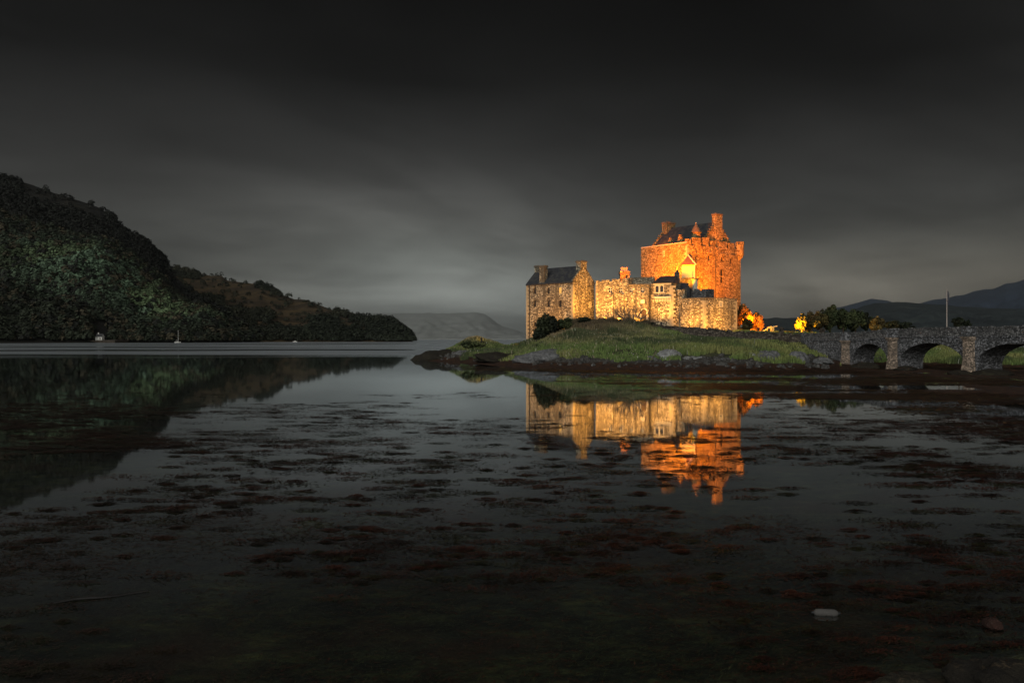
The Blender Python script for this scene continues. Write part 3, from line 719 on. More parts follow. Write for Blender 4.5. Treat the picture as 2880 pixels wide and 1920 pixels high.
zb = [zz(839.5, 146), zz(836.5, 142), zz(839.5, 146)]
b = MB(); b.panel(P0, P1, 0, zb[0]-.1, zb[1]-.1, ops1, .4); b.panel(P1, P2, 0, zb[1]-.1, zb[2]-.1, ops2, .5)
bq = [at(2066, 158), at(1935, 158)]; b.panel(P2, bq[0], 0, zb[2]-.1, zb[2]-.1); b.panel(bq[1], P0, 0, zb[0]-.1, zb[0]-.1)
b.face([(*P0, zb[0]-.1), (*P1, zb[1]-.1), (*P2, zb[2]-.1), (*bq[0], zb[2]-.1), (*bq[1], zb[0]-.1)])
b.build('wall', M['wall_stone'], bast)
b = MB(); b.seg(P0, P1, .7, 0, 0.1); b = MB()
for (A2, B2, za, zc) in ((P0, P1, zb[0], zb[1]), (P1, P2, zb[1], zb[2])):
    A3, B3 = Vector(A2), Vector(B2); nseg = 12
    for k in range(nseg):
        u, v_ = k/nseg, (k+.97)/nseg; z_ = za+(zc-za)*(k+.5)/nseg+random.uniform(-.03, .03)
        b.seg(A3.lerp(B3, u), A3.lerp(B3, v_), .6, z_-.13, z_+.03, .07)
b.build('coping', M['dark_trim'], bast)
window(P1, P2, ops2[0], bast, 'sash')
window(P0, P1, ops1[0], bast, 'plain', sur=False)
for o_ in ops2[1:]: window(P1, P2, o_, bast, 'plain', sur=False)
pk = empty('reddish_inner_wall', (*at(1940, 153), 10), 'reddish inner wall with small merlons below the keep', 'castle wall')
K0, K1 = at(1910, 154.4), at(1950, 153); zk = zz(783, 153.7); b = MB(); b.seg(K0, K1, .7, 7, zk)
merlons(b, K0, K1, [(1912, 1916, zz(780, 153)), (1921, 1931, zz(780, 153)), (1936, 1950, zz(780, 153))], .7, zk-.05); b.build('wall', stone('reddish_rubble_stone', (.10, .04, .03), (.26, .12, .08), (.36, .20, .13), 2.0), pk)
rt = empty('small_round_turret', (*at(1955, 152.4), 9), 'small pale round turret with a dark cap below the keep', 'castle tower')
b = MB(); c = at(1955, 152.4); b.lathe(c, [(.5, 8), (.5, zz(788, 152.4)), (.56, zz(787, 152.4)), (.56, zz(785.5, 152.4))], 16); b.build('wall', M['trim'], rt)
b = MB(); b.lathe(c, [(.75, zz(785.4, 152.4)), (.72, zz(783.6, 152.4)), (.2, zz(782.8, 152.4))], 16); b.build('cap', M['dark_trim'], rt)

# ------------------------------------------------------------------ castle: the keep
KN = at(1932, 158); KL = at(1803, 170); KR = at(2083, 166.5); KB = (KL[0]+KR[0]-KN[0], KL[1]+KR[1]-KN[1])
keep = empty('castle_keep', (*KN, 8), 'huge square stone keep with battlements glowing orange above the castle', 'castle keep')
zL, zN, zR = zz(698, 170), zz(682, 158), 22.65
lops = [op_px(KL, KN, 1867.5, 714, 3, 11), op_px(KL, KN, 1833, 709, 3.5, 4), op_px(KL, KN, 1877, 694, 3, 3), op_px(KL, KN, 1903, 689, 3, 3)]
rops = [op_px(KN, KR, 1993.5, 725, 6, 15), op_px(KN, KR, 2031, 729, 5.5, 14), op_px(KN, KR, 2056.5, 733, 5, 14), op_px(KN, KR, 2030, 767, 7.5, 17), op_px(KN, KR, 2029.5, 787, 7.5, 17),
        op_px(KN, KR, 2000.5, 761, 2.2, 12), op_px(KN, KR, 2070.5, 790, 2.2, 15), op_px(KN, KR, 2031, 816, 2.2, 12), op_px(KN, KR, 1975, 793, 2.2, 12), op_px(KN, KR, 1945.5, 713, 3, 13),
        op_px(KN, KR, 1987, 699, 4, 4), op_px(KN, KR, 2019, 700, 3.5, 4), op_px(KN, KR, 2043, 703, 3.5, 4)]
b = MB(); b.panel(KL, KN, 3, zL, zN, lops, .4); b.panel(KN, KR, 3, zR, zR, rops, .4); b.panel(KR, KB, 3, zR, zR); b.panel(KB, KL, 3, zL, zL)
b.prism([back(q, KN, KR, 0) for q in ((KL[0]+.5, KL[1]-.1), (KN[0]+.2, KN[1]+.5), (KR[0]-.6, KR[1]+.2), (KB[0], KB[1]-.5))], 15, 22.0)
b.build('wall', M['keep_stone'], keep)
# parapets have thickness
b = MB(); b.seg(KN, KR, .55, zR-.02, zR+.01, .015)
merlons(b, KN, KR, [(1932.5, 1943, zz(672, 158.3)), (1949, 1971, zz(669.6, 160)), (1979, 1992, zz(670, 162)), (2001, 2012.5, zz(678.5, 163)), (2022, 2043, zz(681.5, 164.5)), (2050, 2066, zz(684.5, 165.5))], .55, zR-.6, .05)
A3, B3 = Vector(KL), Vector(KN); n_ = 8
b.face([(*KL, zL), (*KN, zN), (*back(KN, KL, KN, .5), zN), (*back(KL, KL, KN, .5), zL)]); b.face([(*back(KN, KL, KN, .5), 21.9), (*back(KL, KL, KN, .5), 21.9), (*back(KL, KL, KN, .5), zL), (*back(KN, KL, KN, .5), zN)])
b.build('parapet', M['keep_stone'], keep)
b = MB(); b.seg(Vector(KL)+Vector((.05, 0)), KN, .62, 0, .1); b = MB()
for k in range(14):
    u, v_ = k/14, (k+.98)/14; z_ = zL+(zN-zL)*(k+.5)/14; b.seg(A3.lerp(B3, u), A3.lerp(B3, v_), .62, z_+.003, z_+.16, .06)
b.build('coping', M['trim'], keep)
for o_ in lops: window(KL, KN, o_, keep, 'plain', 'paleglass' if o_ is lops[0] else 'glass', sur=o_ is lops[0])
for i, o_ in enumerate(rops): window(KN, KR, o_, keep, 'plain', sur=False)
# corbelled shelves over the three top windows
b = MB(); dK = (Vector(KR)-Vector(KN)).normalized(); nK = Vector((dK.y, -dK.x))
for px, py in ((1995, 713), (2031, 718), (2057, 721)):
    for k in (-4, 0, 4):
        q, _ = on_line(KN, KR, px+k); z_ = zz(py, q[1]); b = MB(); b.obox(Vector(q)+nK*.1, dK, .16, .2, z_-.5, z_); b.obox(Vector(q)+nK*.16, dK, .16, .32, z_, z_+.3)
        b.build('corbel', M['keep_stone'], keep)
b = MB()
for px in (1956.5, 2012):
    q, _ = on_line(KN, KR, px); q = Vector(q)+nK*.1; b = MB(); b.tube([(q.x, q.y, 8), (q.x, q.y, zz(700, q.y))], .07, 6)
    b.build('drainpipe', M['iron'], keep)
# vertical ribs under the battlements
b = MB()
for px in (1946, 1972, 1979, 2001, 2014):
    q, _ = on_line(KN, KR, px); b = MB(); b.obox(Vector(q)+nK*.1, dK, .42, .34, zz(722, q[1]), zR-.05)
    b.build('rib', M['keep_stone'], keep)
# bartizan on the right corner
c = (KR[0]-.25, KR[1]-.1); b = MB()
b.lathe(c, [(.15, zz(732, 166)), (.45, zz(727, 166)), (.5, zz(724.5, 166)), (.72, zz(722, 166)), (.75, zz(719, 166)), (.86, zz(717, 166)), (.86, zz(688, 166))], 18)
for k in range(4):
    a = -2.6+k*1.05
    q = (c[0]+.72*math.cos(a), c[1]+.72*math.sin(a)); b.obox(q, (-math.sin(a), math.cos(a)), .62, .34, zz(690, 166), zz(680, 166))
b.build('bartizan', M['keep_stone'], keep)
# roof between the battlements
E1 = at(1834, 170.3); BL = at(1876, 173.8); G1r = at(1966, 159.7+1.2); AP = at(2012, 164.0)
Gd = (Vector(KR)-Vector(KN)).normalized()
G1r = tuple(Vector(AP)-Gd*4.1); G2r = tuple(Vector(AP)+Gd*4.1); E2 = tuple(Vector(BL)+Gd*4.1); E1 = tuple(Vector(BL)-Gd*4.3)
ZKE, ZKR = 23.2, zz(627, 164)
b = MB(); th = .2
for e0, e1 in ((E1, G1r), (E2, G2r)):
    lo = [(*e0, ZKE), (*e1, ZKE), (*AP, ZKR), (*BL, ZKR)]; up = [(x, y, z+th) for x, y, z in lo]
    b.face(up); b.face(lo[::-1]); [b.face([lo[i], lo[(i+1) % 4], up[(i+1) % 4], up[i]]) for i in range(4)]
kroof = b.build('roof', M['slate'], keep)
def crow_gable(mid, half, zb_, zt, th, nstep=9, off=0):
    b = MB(); c = Vector(mid)
    for sgn in (-1, 1):
        for k in range(nstep):
            u0, u1 = half*k/nstep, half*(k+1)/nstep; ztop = zt-(zt-zb_)*(k+.35)/nstep
            m_ = c+Gd*sgn*(u0+u1)/2
            b.obox(m_, Gd, (u1-u0)-.004, th, 21.5, ztop+.25)
            b.obox(m_, Gd, (u1-u0)+.06, th+.1, ztop+.252, ztop+.36)
    return b
rd = (Vector(AP)-Vector(BL)).normalized()
crow_gable(Vector(AP)+rd*.3, 4.25, ZKE, ZKR, .55).build('crow_stepped_gable', M['keep_stone'], kroof)
crow_gable(Vector(BL)-rd*.2, 4.3, ZKE, ZKR, .55).build('crow_stepped_gable', M['keep_stone'], kroof)
chimney(kroof, Vector(AP)+rd*.35+Gd*.1, Gd, 1.8, 1.15, 22.5, zz(606, 164), M['keep_stone'])
chimney(kroof, Vector(BL)+rd*.45, Gd, 2.5, 1.5, 25, zz(630, 173.5), M['keep_stone'])
b = MB(); q = Vector(BL)+rd*.3; b.tube([(q.x+.8, q.y, zz(630, 173)), (q.x+.8, q.y, zz(618, 173))], .03, 5); b.build('aerial', M['iron'], kroof)
# dormers on the front slope
def dormer(px, Y, half, z0, zt, steps):
    c = at(px, Y); b = MB(); b.obox(c, rd, half*2, .5, 22.6, z0+.05)
    if steps:
        for k in range(steps):
            hw = half*1.25*(1-k/steps); b.obox(c, rd, hw*2, .55, z0+(zt-z0)*k/steps, z0+(zt-z0)*(k+.93)/steps)
        b.obox(c, rd, .5, .4, zt, zt+.12)
    else:
        d_ = Vector((rd.x, rd.y)); p_ = Vector((-d_.y, d_.x)); a0, a1 = Vector(c)-d_*half*1.3, Vector(c)+d_*half*1.3
        for k in (-.3, .3): pass
        f = [(*(a0-p_*.28), z0+.06), (*(a1-p_*.28), z0+.06), (*(Vector(c)-p_*.28), zt)]; g = [(*(a0+p_*.28), z0+.06), (*(a1+p_*.28), z0+.06), (*(Vector(c)+p_*.28), zt)]
        b.face(f); b.face(g[::-1]); [b.face([f[i], f[(i+1) % 3], g[(i+1) % 3], g[i]]) for i in range(3)]
    b.build('dormer', M['keep_stone'], kroof)
dormer(1885.5, 163.7, .36, zz(681, 163.7), zz(668, 163.7), 0)
dormer(1914, 161.0, .62, zz(679, 161), zz(662, 161), 4)
# conical turret behind the parapet
c = at(1957.5, 161.0); b = MB(); b.lathe(c, [(.88, 21), (.88, zz(656, 161)), (.98, zz(655, 161)), (.98, zz(653.8, 161))], 18); tur = b.build('cap_turret', M['keep_stone'], kroof)
b = MB(); b.lathe(c, [(1.12, zz(654.5, 161)), (.62, zz(641, 161)), (.06, zz(628, 161))], 18); tr_ = b.build('turret_roof', M['cone_slate'], tur)
b = MB(); b.lathe(c, [(.04, zz(628.3, 161)), (.14, zz(626.8, 161)), (.04, zz(625, 161))], 8); b.build('finial', M['trim'], tur)
# harled stair projection on the corner with its lean-to roof
S0, S1 = at(1917.5, 156.2), at(1954.5, 156.0)
zs0 = zz(744.5, 156)
b = MB(); b.prism([S0, S1, at(1956, 160.5), at(1918, 160.8)], 6, zs0); so = b.build('stair_projection', M['harl'], keep)
b = MB(); apx = (*at(1935, 158.0), zz(718, 158)); e = [at(1915, 155.9), at(1957, 155.7), at(1958.5, 160), at(1915, 160.2)]; E = [(*q, zs0+.02) for q in e]
for i in range(4): b.face([E[i], E[(i+1) % 4], apx])
b.face(E[::-1]); b.build('stair_roof', M['stair_slate'], so)
b = MB(); b.tube([(E[1][0], E[1][1]-.05, E[1][2]), (apx[0], apx[1]-.05, apx[2]+.05)], .13, 6); b.tube([(E[1][0]-.25, E[1][1]-.08, zs0-.02), (E[1][0]-.25, E[1][1]-.08, 8)], .09, 6); b.build('pale_skew', M['trim'], so)

def quoins(parent, c, a, b2, z0, z1, mat, hq=.38):
    """dressed corner stones, long and short by turns, standing 15 mm proud"""
    c, a, b2 = Vector(c), Vector(a), Vector(b2); da, db = (a-c).normalized(), (b2-c).normalized(); m = MB(); z = z0; k = 0
    o = -(da+db).normalized()*.03
    while z < z1-hq:
        la, lb = (.75, .4) if k % 2 else (.4, .75); la += random.uniform(-.08, .08); lb += random.uniform(-.08, .08)
        p0, p1, p2 = c+o, c+o+da*la, c+o+db*lb; q = c+o+da*.2+db*.2
        m.prism([tuple(x) for x in (p1, q+da*(la-.2), q, q+db*(lb-.2), p2, p0)], z+.012, z+hq-.012); z += hq; k += 1
    return m.build('quoins', mat, parent)
M['quoin'] = plain('corner_dressed_stone', (.33, .265, .17), .9, var=.4, sc=2.2)
quoins(house, C1, C0, C2, 5, ZE-.2, M['quoin']); quoins(house, C0, C3, C1, 1.5, ZE-.2, M['quoin'])
quoins(bast, P1, P0, P2, 4, zb[1]-.3, M['quoin']); quoins(bast, P2, P1, bq[0], 4, zb[2]-.3, M['quoin'])
quoins(bay, B1, B0, B2, 5, ZB-.4, M['quoin']); quoins(keep, KN, KL, KR, 13, 22.8, M['quoin'], .45)

# ------------------------------------------------------------------ floodlights (the castle is lit from the ground)
def flood(px, Y, z, tx, tY, tz, watts, colour, size=95, label=None, blend=.9, soft=.2):
    x, y = at(px, Y); t = Vector((*at(tx, tY), tz)); p = Vector((x, y, z))
    e = empty('floodlight', (x, y, z-.45), label, 'floodlight', 'floodlights around the castle')
    d = (t-p).normalized(); h = Vector((d.x, d.y)).normalized()
    b = MB(); b.obox((x, y), h, .2, .34, z-.2, z+.14); b.obox((x, y), h, .1, .42, z-.12, z+.02); b.build('housing', M['iron'], e)
    b = MB(); b.obox((x, y), h, .06, .3, z-.7, z-.2); b.build('bracket', M['iron'], e)
    ld = bpy.data.lights.new('lamp', 'SPOT'); ld.energy = watts; ld.color = colour; ld.spot_size = math.radians(size); ld.spot_blend = blend; ld.shadow_soft_size = soft
    lo = bpy.data.objects.new('lamp', ld); C.objects.link(lo); lo.parent = e; lo.location = (d.x*.3, d.y*.3, .62)
    lo.rotation_euler = d.to_track_quat('-Z', 'Y').to_euler()
WARM = (1, .445, .075); ORG = (1, .205, .002); YEL = (1, .50, .0)
GZ = lambda px, Y: g1(*at(px, Y))+.75
FL = [(1652, 145.5, None, 1650, 152, 12, 4200, WARM, 100, 'in front of the house gable'),
      (1500, 147, None, 1535, 155, 9.5, 3400, WARM, 100, 'in the bushes at the foot of the house'),
      (1590, 141, None, 1560, 153, 11, 3000, WARM, 90, 'under the long wall of the house'),
      (1700, 144, None, 1703, 150, 12, 3300, WARM, 100, 'at the foot of the battlemented range'),
      (1742, 143.5, None, 1742, 150, 12, 3300, WARM, 100, 'beside the bare shrub'),
      (1795, 143.2, None, 1795, 148, 11, 3000, WARM, 100, 'in front of the arched gate'),
      (1860, 143.4, None, 1858, 147, 11, 2300, WARM, 100, 'below the corbelled bay'),
      (1935, 140.6, None, 1938, 145, 9, 2300, WARM, 100, 'at the left face of the bastion'),
      (1996, 138.2, None, 1997, 143, 8.5, 2100, WARM, 95, 'at the sharp corner of the bastion'),
      (2050, 139, None, 2046, 145, 9, 2300, WARM, 100, 'at the right face of the bastion')]
for px, Y, z, tx, tY, tz, w_, c_, s_, t_ in FL: flood(px, Y, z or GZ(px, Y), tx, tY, tz, w_*2.2, c_, s_, 'small black floodlight '+t_)
KF = [(1934, 151.2, 14.4, 1935, 157, 19.5, 420, YEL, 140, 'shining up the harled stair projection'),
      (1868, 155.5, 15.6, 1872, 164, 20, 4800, (1, .30, .003), 120, 'under the left face of the keep'),
      (1830, 158, 15.0, 1835, 168, 20, 3600, ORG, 120, 'near the far corner of the keep'),
      (1990, 152.6, 13.2, 1985, 161, 19, 4600, (1, .27, .004), 110, 'on the roof behind the grey parapet'),
      (2040, 152.5, 11.8, 2040, 164.5, 19, 5600, ORG, 110, 'on the bastion top under the keep'),
      (2110, 150, 6.2, 2050, 165, 18, 15000, ORG, 80, 'on the lawn right of the keep'),
      (1905, 148.5, 16.6, 1950, 165, 27, 14000, ORG, 70, 'on the roof ridge aimed at the chimneys'),
      (1846, 167.6, 23.3, 1876, 173.5, 27.0, 800, ORG, 110, 'on the parapet walk below the left keep chimney'),
      (1975, 161.2, 22.6, 2010, 164, 27.5, 650, ORG, 110, 'on the parapet walk below the right keep chimney'),
      (1762, 152.0, 15.9, 1756, 155, 17.0, 520, ORG, 120, 'beside the three chimney pots')]
for px, Y, z, tx, tY, tz, w_, c_, s_, t_ in KF: flood(px, Y, z, tx, tY, tz, w_*3.8, c_, s_, 'small black floodlight '+t_)

# ------------------------------------------------------------------ causeway wall and bridge
WP = [(1826, 143.8, 911.5), (1900, 139.5, 916.5), (1980, 136.3, 921), (2072, 133, 929.5), (2150, 130, 933.5), (2220, 126, 937), (2252, 125.2, 938)]
cwall = empty('causeway_wall', (*at(2000, 138), 5), 'low dark dry stone wall with jagged top running down from the castle gate to the bridge', 'stone wall')
pts = [(Vector(at(p, Y)), zz(q, Y)) for p, Y, q in WP]
b = MB(); cb = MB()
for (a, za), (c, zc) in zip(pts, pts[1:]):
    L = (c-a).length; n_ = max(1, round(L/.42))
    b.prism([tuple(a), tuple(c), tuple(c+Vector((.1, .55))), tuple(a+Vector((.1, .55)))], min(za, zc)-2.2, [za-.22, zc-.22, zc-.22, za-.22])
    for k in range(n_):
        if random.random() < .1: continue
        m_ = a.lerp(c, (k+.5)/n_); z_ = za+(zc-za)*(k+.5)/n_
        cb.obox(m_+Vector((.05, .27)), c-a, L/n_*.92, .62, z_-.24, z_+random.uniform(-.14, .05), .03)
w_ = b.build('wall', M['dry_stone'], cwall); cb.build('cope_stones', M['dry_stone'], cwall)
S0_ = Vector((52.4, 91.0)); TD = Vector((-.2, .98)).normalized(); ND = Vector((.98, .2)).normalized()      # s runs away from the camera
def bp_(s, z, k=0.0): q = S0_+TD*s+ND*k; return (q.x, q.y, z)
def zs_(s): return 4.28 if s < 11 else 4.28-.5*min(1, (s-11)/11)
bridge = empty('stone_bridge', bp_(6, 0), 'long grey rubble stone bridge of low arches leading right from the island', 'bridge')
BW = 3.3
ARCH = [(14.3, 21.7, 1.0, 3.3), (1.0, 11.8, 1.25, 3.45), (-12, -1.0, 1.3, 3.5), (-25, -14, 1.3, 3.5)]
def arch_z(s):
    for a, c, z0, z1 in ARCH:
        if a < s < c:
            t = (s-(a+c)/2)/((c-a)/2); return z0+(z1-z0)*math.sqrt(max(0, 1-t*t))**1.1
    return -1.0
b = MB(); ss = sorted(set([-28, 35.5]+[x for a, c, *_ in ARCH for x in np.linspace(a, c, 25)]+list(np.arange(-28, 35.5, 1.5))))
for s0, s1 in zip(ss, ss[1:]):
    m_ = (s0+s1)/2
    inn = any(a <= m_ <= c for a, c, *_ in ARCH)
    def zb_(s):
        for a, c, z0, z1 in ARCH:
            if a-1e-6 <= s <= c+1e-6:
                t = (s-(a+c)/2)/((c-a)/2); return z0+(z1-z0)*max(0, 1-t*t)**.55
        return -1.5
    za, zc = (zb_(s0), zb_(s1)) if inn else (-1.5, -1.5)
    ta, tb = zs_(s0), zs_(s1)
    for k in (0, BW): b.face([bp_(s0, za, k), bp_(s1, zc, k), bp_(s1, tb, k), bp_(s0, ta, k)])
    if inn: b.face([bp_(s0, za, 0), bp_(s0, za, BW), bp_(s1, zc, BW), bp_(s1, zc, 0)])
    b.face([bp_(s0, ta, 0), bp_(s1, tb, 0), bp_(s1, tb, BW), bp_(s0, ta, BW)])
for a, c, z0, z1 in ARCH:
    for s in (a, c): b.face([bp_(s, -1.5, 0), bp_(s, -1.5, BW), bp_(s, z0, BW), bp_(s, z0, 0)])
b.build('body', M['bridge_stone'], bridge)
for a, c, z0, z1 in ARCH[:3]:     # voussoirs, each a little irregular
    b = MB(); n_ = 30
    for k in range(n_):
        def pt(f, r):
            ang = PI*f; t = -math.cos(ang); s = (a+c)/2+t*(c-a)/2; z = z0+(z1-z0)*max(0, 1-t*t)**.55
            return s+t*r*.75, z+r*(.55+.45*math.sin(ang))
        f0, f1 = (k+.06)/n_, (k+.94)/n_; r = .5+random.uniform(-.1, .1); o = -.05-random.uniform(0, .03)
        q = [pt(f0, .0), pt(f1, .0), pt(f1, r), pt(f0, r)]
        b.face([bp_(s, z, o) for s, z in q]); [b.face([bp_(*q[i], o), bp_(*q[(i+1) % 4], o), bp_(*q[(i+1) % 4], .05), bp_(*q[i], .05)]) for i in range(4)]
    b.build('arch_ring', M['bridge_stone'], bridge)
b = MB()
for s0, s1 in zip(ss, ss[1:]):
    q = [bp_(s0, 0, -.12), bp_(s1, 0, -.12), bp_(s1, 0, .05), bp_(s0, 0, .05)]
    b.prism([x[:2] for x in q][::-1], [zs_(s1)-.12, zs_(s1)-.12, zs_(s0)-.12, zs_(s0)-.12][::-1] if False else zs_((s0+s1)/2)-.12, zs_((s0+s1)/2)+.02)
b.build('string_course', M['bridge_stone'], bridge)
for k0, nm in ((0.03, 'parapet'), (BW-.48, 'parapet')):
    b = MB()
    for s0, s1 in zip(ss, ss[1:]):
        q = [bp_(s0, 0, k0)[:2], bp_(s1, 0, k0)[:2], bp_(s1, 0, k0+.45)[:2], bp_(s0, 0, k0+.45)[:2]]
        b.prism(q[::-1], 3.4, [zs_(s0)+.85, zs_(s1)+.85, zs_(s1)+.85, zs_(s0)+.85][::-1])
    p_ = b.build(nm, M['grey_stone'], bridge); b = MB(); s = -28.
    while s < 35.4:
        L = random.uniform(.16, .34); q = S0_+TD*(s+L/2)+ND*(k0+.22)
        b.obox(q, TD, L*.9, .5, zs_(s)+.86, zs_(s)+1.03+random.uniform(-.06, .1), .025); s += L
    b.build('cope_stones', M['grey_stone'], p_)
for s, wd in ((0, 1.25), (13.0, 1.2), (23.0, 1.1), (-13, 1.25)):      # cutwater piers with refuges above
    pier = MB(); z0 = zs_(s)
    def hexa(hw, pr): return [bp_(s+hw, 0, .05)[:2], bp_(s+hw*.55, 0, -pr)[:2], bp_(s-hw*.55, 0, -pr)[:2], bp_(s-hw, 0, .05)[:2]]
    h0, h1 = hexa(wd*.72, 1.15), hexa(wd*.5, .75)
    for z_a, z_b, A3, B3 in ((-1.2, 1.7, h0, h1), (1.7, z0-.45, h1, h1)):
        for i in range(3): pier.face([(*A3[i], z_a), (*A3[i+1], z_a), (*B3[i+1], z_b), (*B3[i], z_b)])
    po = pier.build('pier', M['lit_pier_stone'], bridge)
    b = MB()
    for hw, pr, za, zc in ((wd*.62, .85, z0-.45, z0-.25), (wd*.74, 1.0, z0-.248, z0-.04)): b.prism(hexa(hw, pr), za, zc)
    b.build('corbel', M['lit_pier_stone'], po)
    b = MB(); b.prism(hexa(wd*.64, .88), z0-.038, z0+.95); b.prism(hexa(wd*.68, .93), z0+.952, z0+1.14); b.build('refuge', M['bridge_stone'], po)

def gate_pillar(px, Y, wpx, y0, y1, label):
    x, yy = at(px, Y); wm = wpx/FPX*Y; e = empty('gate_pillar', (x, yy, zz(y1, Y)), label, 'pillar', 'dark pillars along the causeway wall')
    b = MB(); b.obox((x, yy), (1, .3), wm, wm, zz(y1, Y)-1.2, zz(y0, Y)-.12); b.build('shaft', M['dry_stone'], e)
    b = MB(); b.obox((x, yy), (1, .3), wm+.16, wm+.16, zz(y0, Y)-.118, zz(y0, Y)); b.lathe((x, yy), [(wm*.5, zz(y0, Y)+.002), (wm*.3, zz(y0, Y)+.16), (.04, zz(y0, Y)+.24)], 8); b.build('cap', M['dry_stone'], e)
gate_pillar(2198, 128.3, 9, 922, 936, 'dark stone pillar on the causeway wall between the field gun and the glowing bush')
gate_pillar(2313, 121.5, 9, 926, 939, 'dark stone pillar where the wall meets the bridge')

# ------------------------------------------------------------------ trees and bushes
def crown(name, parent, c, rx, ry, rz, n, leaf, mat, seed, clumps=26, flat=.0):
    r = np.random.RandomState(seed); d = r.normal(size=(clumps, 3)); d /= np.linalg.norm(d, axis=1, keepdims=True)
    rad = .35+.5*r.rand(clumps)
    cc = np.array(c)+d*rad[:, None]*np.array([rx, ry, rz]); cr = (.22+.2*r.rand(clumps))
    ti = r.randint(clumps, size=n); dd = r.normal(size=(n, 3)); dd /= np.linalg.norm(dd, axis=1, keepdims=True)
    p = cc[ti]+dd*(cr[ti]*(.55+.55*r.rand(n)))[:, None]*np.array([rx, ry, rz])*1.05
    nr = dd+r.normal(size=(n, 3))*.6; nr /= np.linalg.norm(nr, axis=1, keepdims=True)
    tint = (.55+.5*r.rand(clumps))[ti]*(.6+.8*r.rand(n))
    return quads(name, leaf_quads(p, nr, leaf*(.6+.8*r.rand(n))), mat, tint, parent)
def tree(name, px, Y, ybase, ytop, halfw, label, cat, mat='leaf', n=2600, leaf=.34, seed=1, group=None, low=.15, limbs=6):
    x, y = at(px, Y); zb_ = zz(ybase, Y); zt = zz(ytop, Y); hw = halfw/FPX*Y; H = zt-zb_
    gz = min(zb_, g1(x, y))
    e = empty(name, (x, y, zb_), label, cat, group); rr = random.Random(seed)
    b = MB(); r0 = max(.07, H*.028); top = Vector((x+rr.uniform(-.3, .3), y, zb_+H*.62))
    b.tube([(x, y, gz-.3), (x+rr.uniform(-.1, .1), y, zb_+H*.25), tuple(top)], [r0*1.3, r0, r0*.5], 8)
    for k in range(limbs):
        a = 2*PI*k/limbs+rr.uniform(-.3, .3); f = rr.uniform(.2, .5); s_ = Vector((x, y, zb_+H*f)); e_ = Vector((x+math.cos(a)*hw*.7, y+math.sin(a)*hw*.7, zb_+H*min(.9, f+rr.uniform(.2, .45))))
        b.tube([s_, s_.lerp(e_, .5)+Vector((0, 0, H*.05)), e_], [r0*.55, r0*.35, r0*.12], 6)
    b.build('trunk', M['bark'], e)
    zc = zb_+H*(low+1)/2; crown('crown', e, (x, y, zc), hw*.92, hw*.92, H*(1-low)/2*.92, n, leaf, M[mat], seed)
    return e
OG = 'orange lit trees beside the bastion'
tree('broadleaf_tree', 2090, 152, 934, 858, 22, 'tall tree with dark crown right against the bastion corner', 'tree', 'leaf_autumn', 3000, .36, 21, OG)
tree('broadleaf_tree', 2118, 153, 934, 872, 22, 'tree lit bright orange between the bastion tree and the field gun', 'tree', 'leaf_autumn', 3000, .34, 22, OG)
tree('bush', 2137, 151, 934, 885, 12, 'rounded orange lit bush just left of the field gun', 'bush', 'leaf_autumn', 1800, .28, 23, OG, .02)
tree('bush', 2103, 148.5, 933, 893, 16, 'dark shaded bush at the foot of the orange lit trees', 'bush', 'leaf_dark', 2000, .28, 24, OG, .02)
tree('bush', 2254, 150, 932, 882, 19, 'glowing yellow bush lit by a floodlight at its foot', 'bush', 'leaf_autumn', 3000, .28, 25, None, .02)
RG = 'trees on the lawn left of the flagpole'
tree('broadleaf_tree', 2283, 152, 932, 874, 24, 'brown lit tree touching the glowing bush', 'tree', 'leaf_autumn', 2600, .34, 26, RG, .0)
tree('broadleaf_tree', 2306, 156, 933, 876, 22, 'short brownish tree second from the glowing bush', 'tree', 'leaf_autumn', 2400, .34, 27, RG, .0)
tree('broadleaf_tree', 2335, 158, 933, 850, 27, 'tallest dark green tree of the row on the lawn', 'tree', 'leaf', 3400, .36, 28, RG, .0)
tree('broadleaf_tree', 2372, 160, 933, 864, 26, 'green tree just right of the tallest tree', 'tree', 'leaf', 3000, .36, 29, RG, .0)
tree('broadleaf_tree', 2406, 161, 933, 862, 28, 'broad dark tree third from the right end of the row', 'tree', 'leaf', 3200, .36, 30, RG, .0)
tree('broadleaf_tree', 2435, 163, 933, 872, 20, 'dark tree at the right end of the tall trees', 'tree', 'leaf_dark', 2400, .36, 31, RG, .0)
tree('bush', 2468, 150, 936, 889, 24, 'low golden green bush behind the bridge parapet', 'bush', 'leaf_autumn', 2600, .32, 32, RG, .02)
tree('bush', 2515, 155, 936, 899, 30, 'low dark green bush above the second bridge pier', 'bush', 'leaf_dark', 2400, .32, 33, RG, .02)
tree('bush', 2550, 158, 936, 906, 22, 'smallest dark bush at the right end of the lawn trees', 'bush', 'leaf_dark', 1800, .32, 36, RG, .02)
tree('bush', 2697, 150, 935, 886, 17, 'dark bush behind the bridge parapet just right of the flagpole', 'bush', 'leaf_dark', 2000, .32, 34)
tree('bush', 2722, 152, 935, 900, 11, 'thin dark shrub beside the bush right of the flagpole', 'bush', 'leaf_dark', 900, .3, 35)
tree('bush', 1541, 142.5, 968, 874, 42, 'large dark bushy tree in front of the gabled house', 'tree', 'leaf_dark', 5200, .34, 41, None, .02)
tree('bush', 1516, 140, 978, 922, 30, 'dark shrub at the left foot of the large bushy tree', 'bush', 'leaf_dark', 2600, .3, 42, None, .0)
tree('bush', 1590, 142, 934, 890, 26, 'brownish shrub below the house gable', 'bush', 'leaf', 2200, .28, 43, None, .0)
tree('bush', 1640, 143.5, 908, 891, 22, 'low scrubby bush below the left end of the battlements', 'bush', 'leaf_dark', 1300, .26, 44, None, .0)
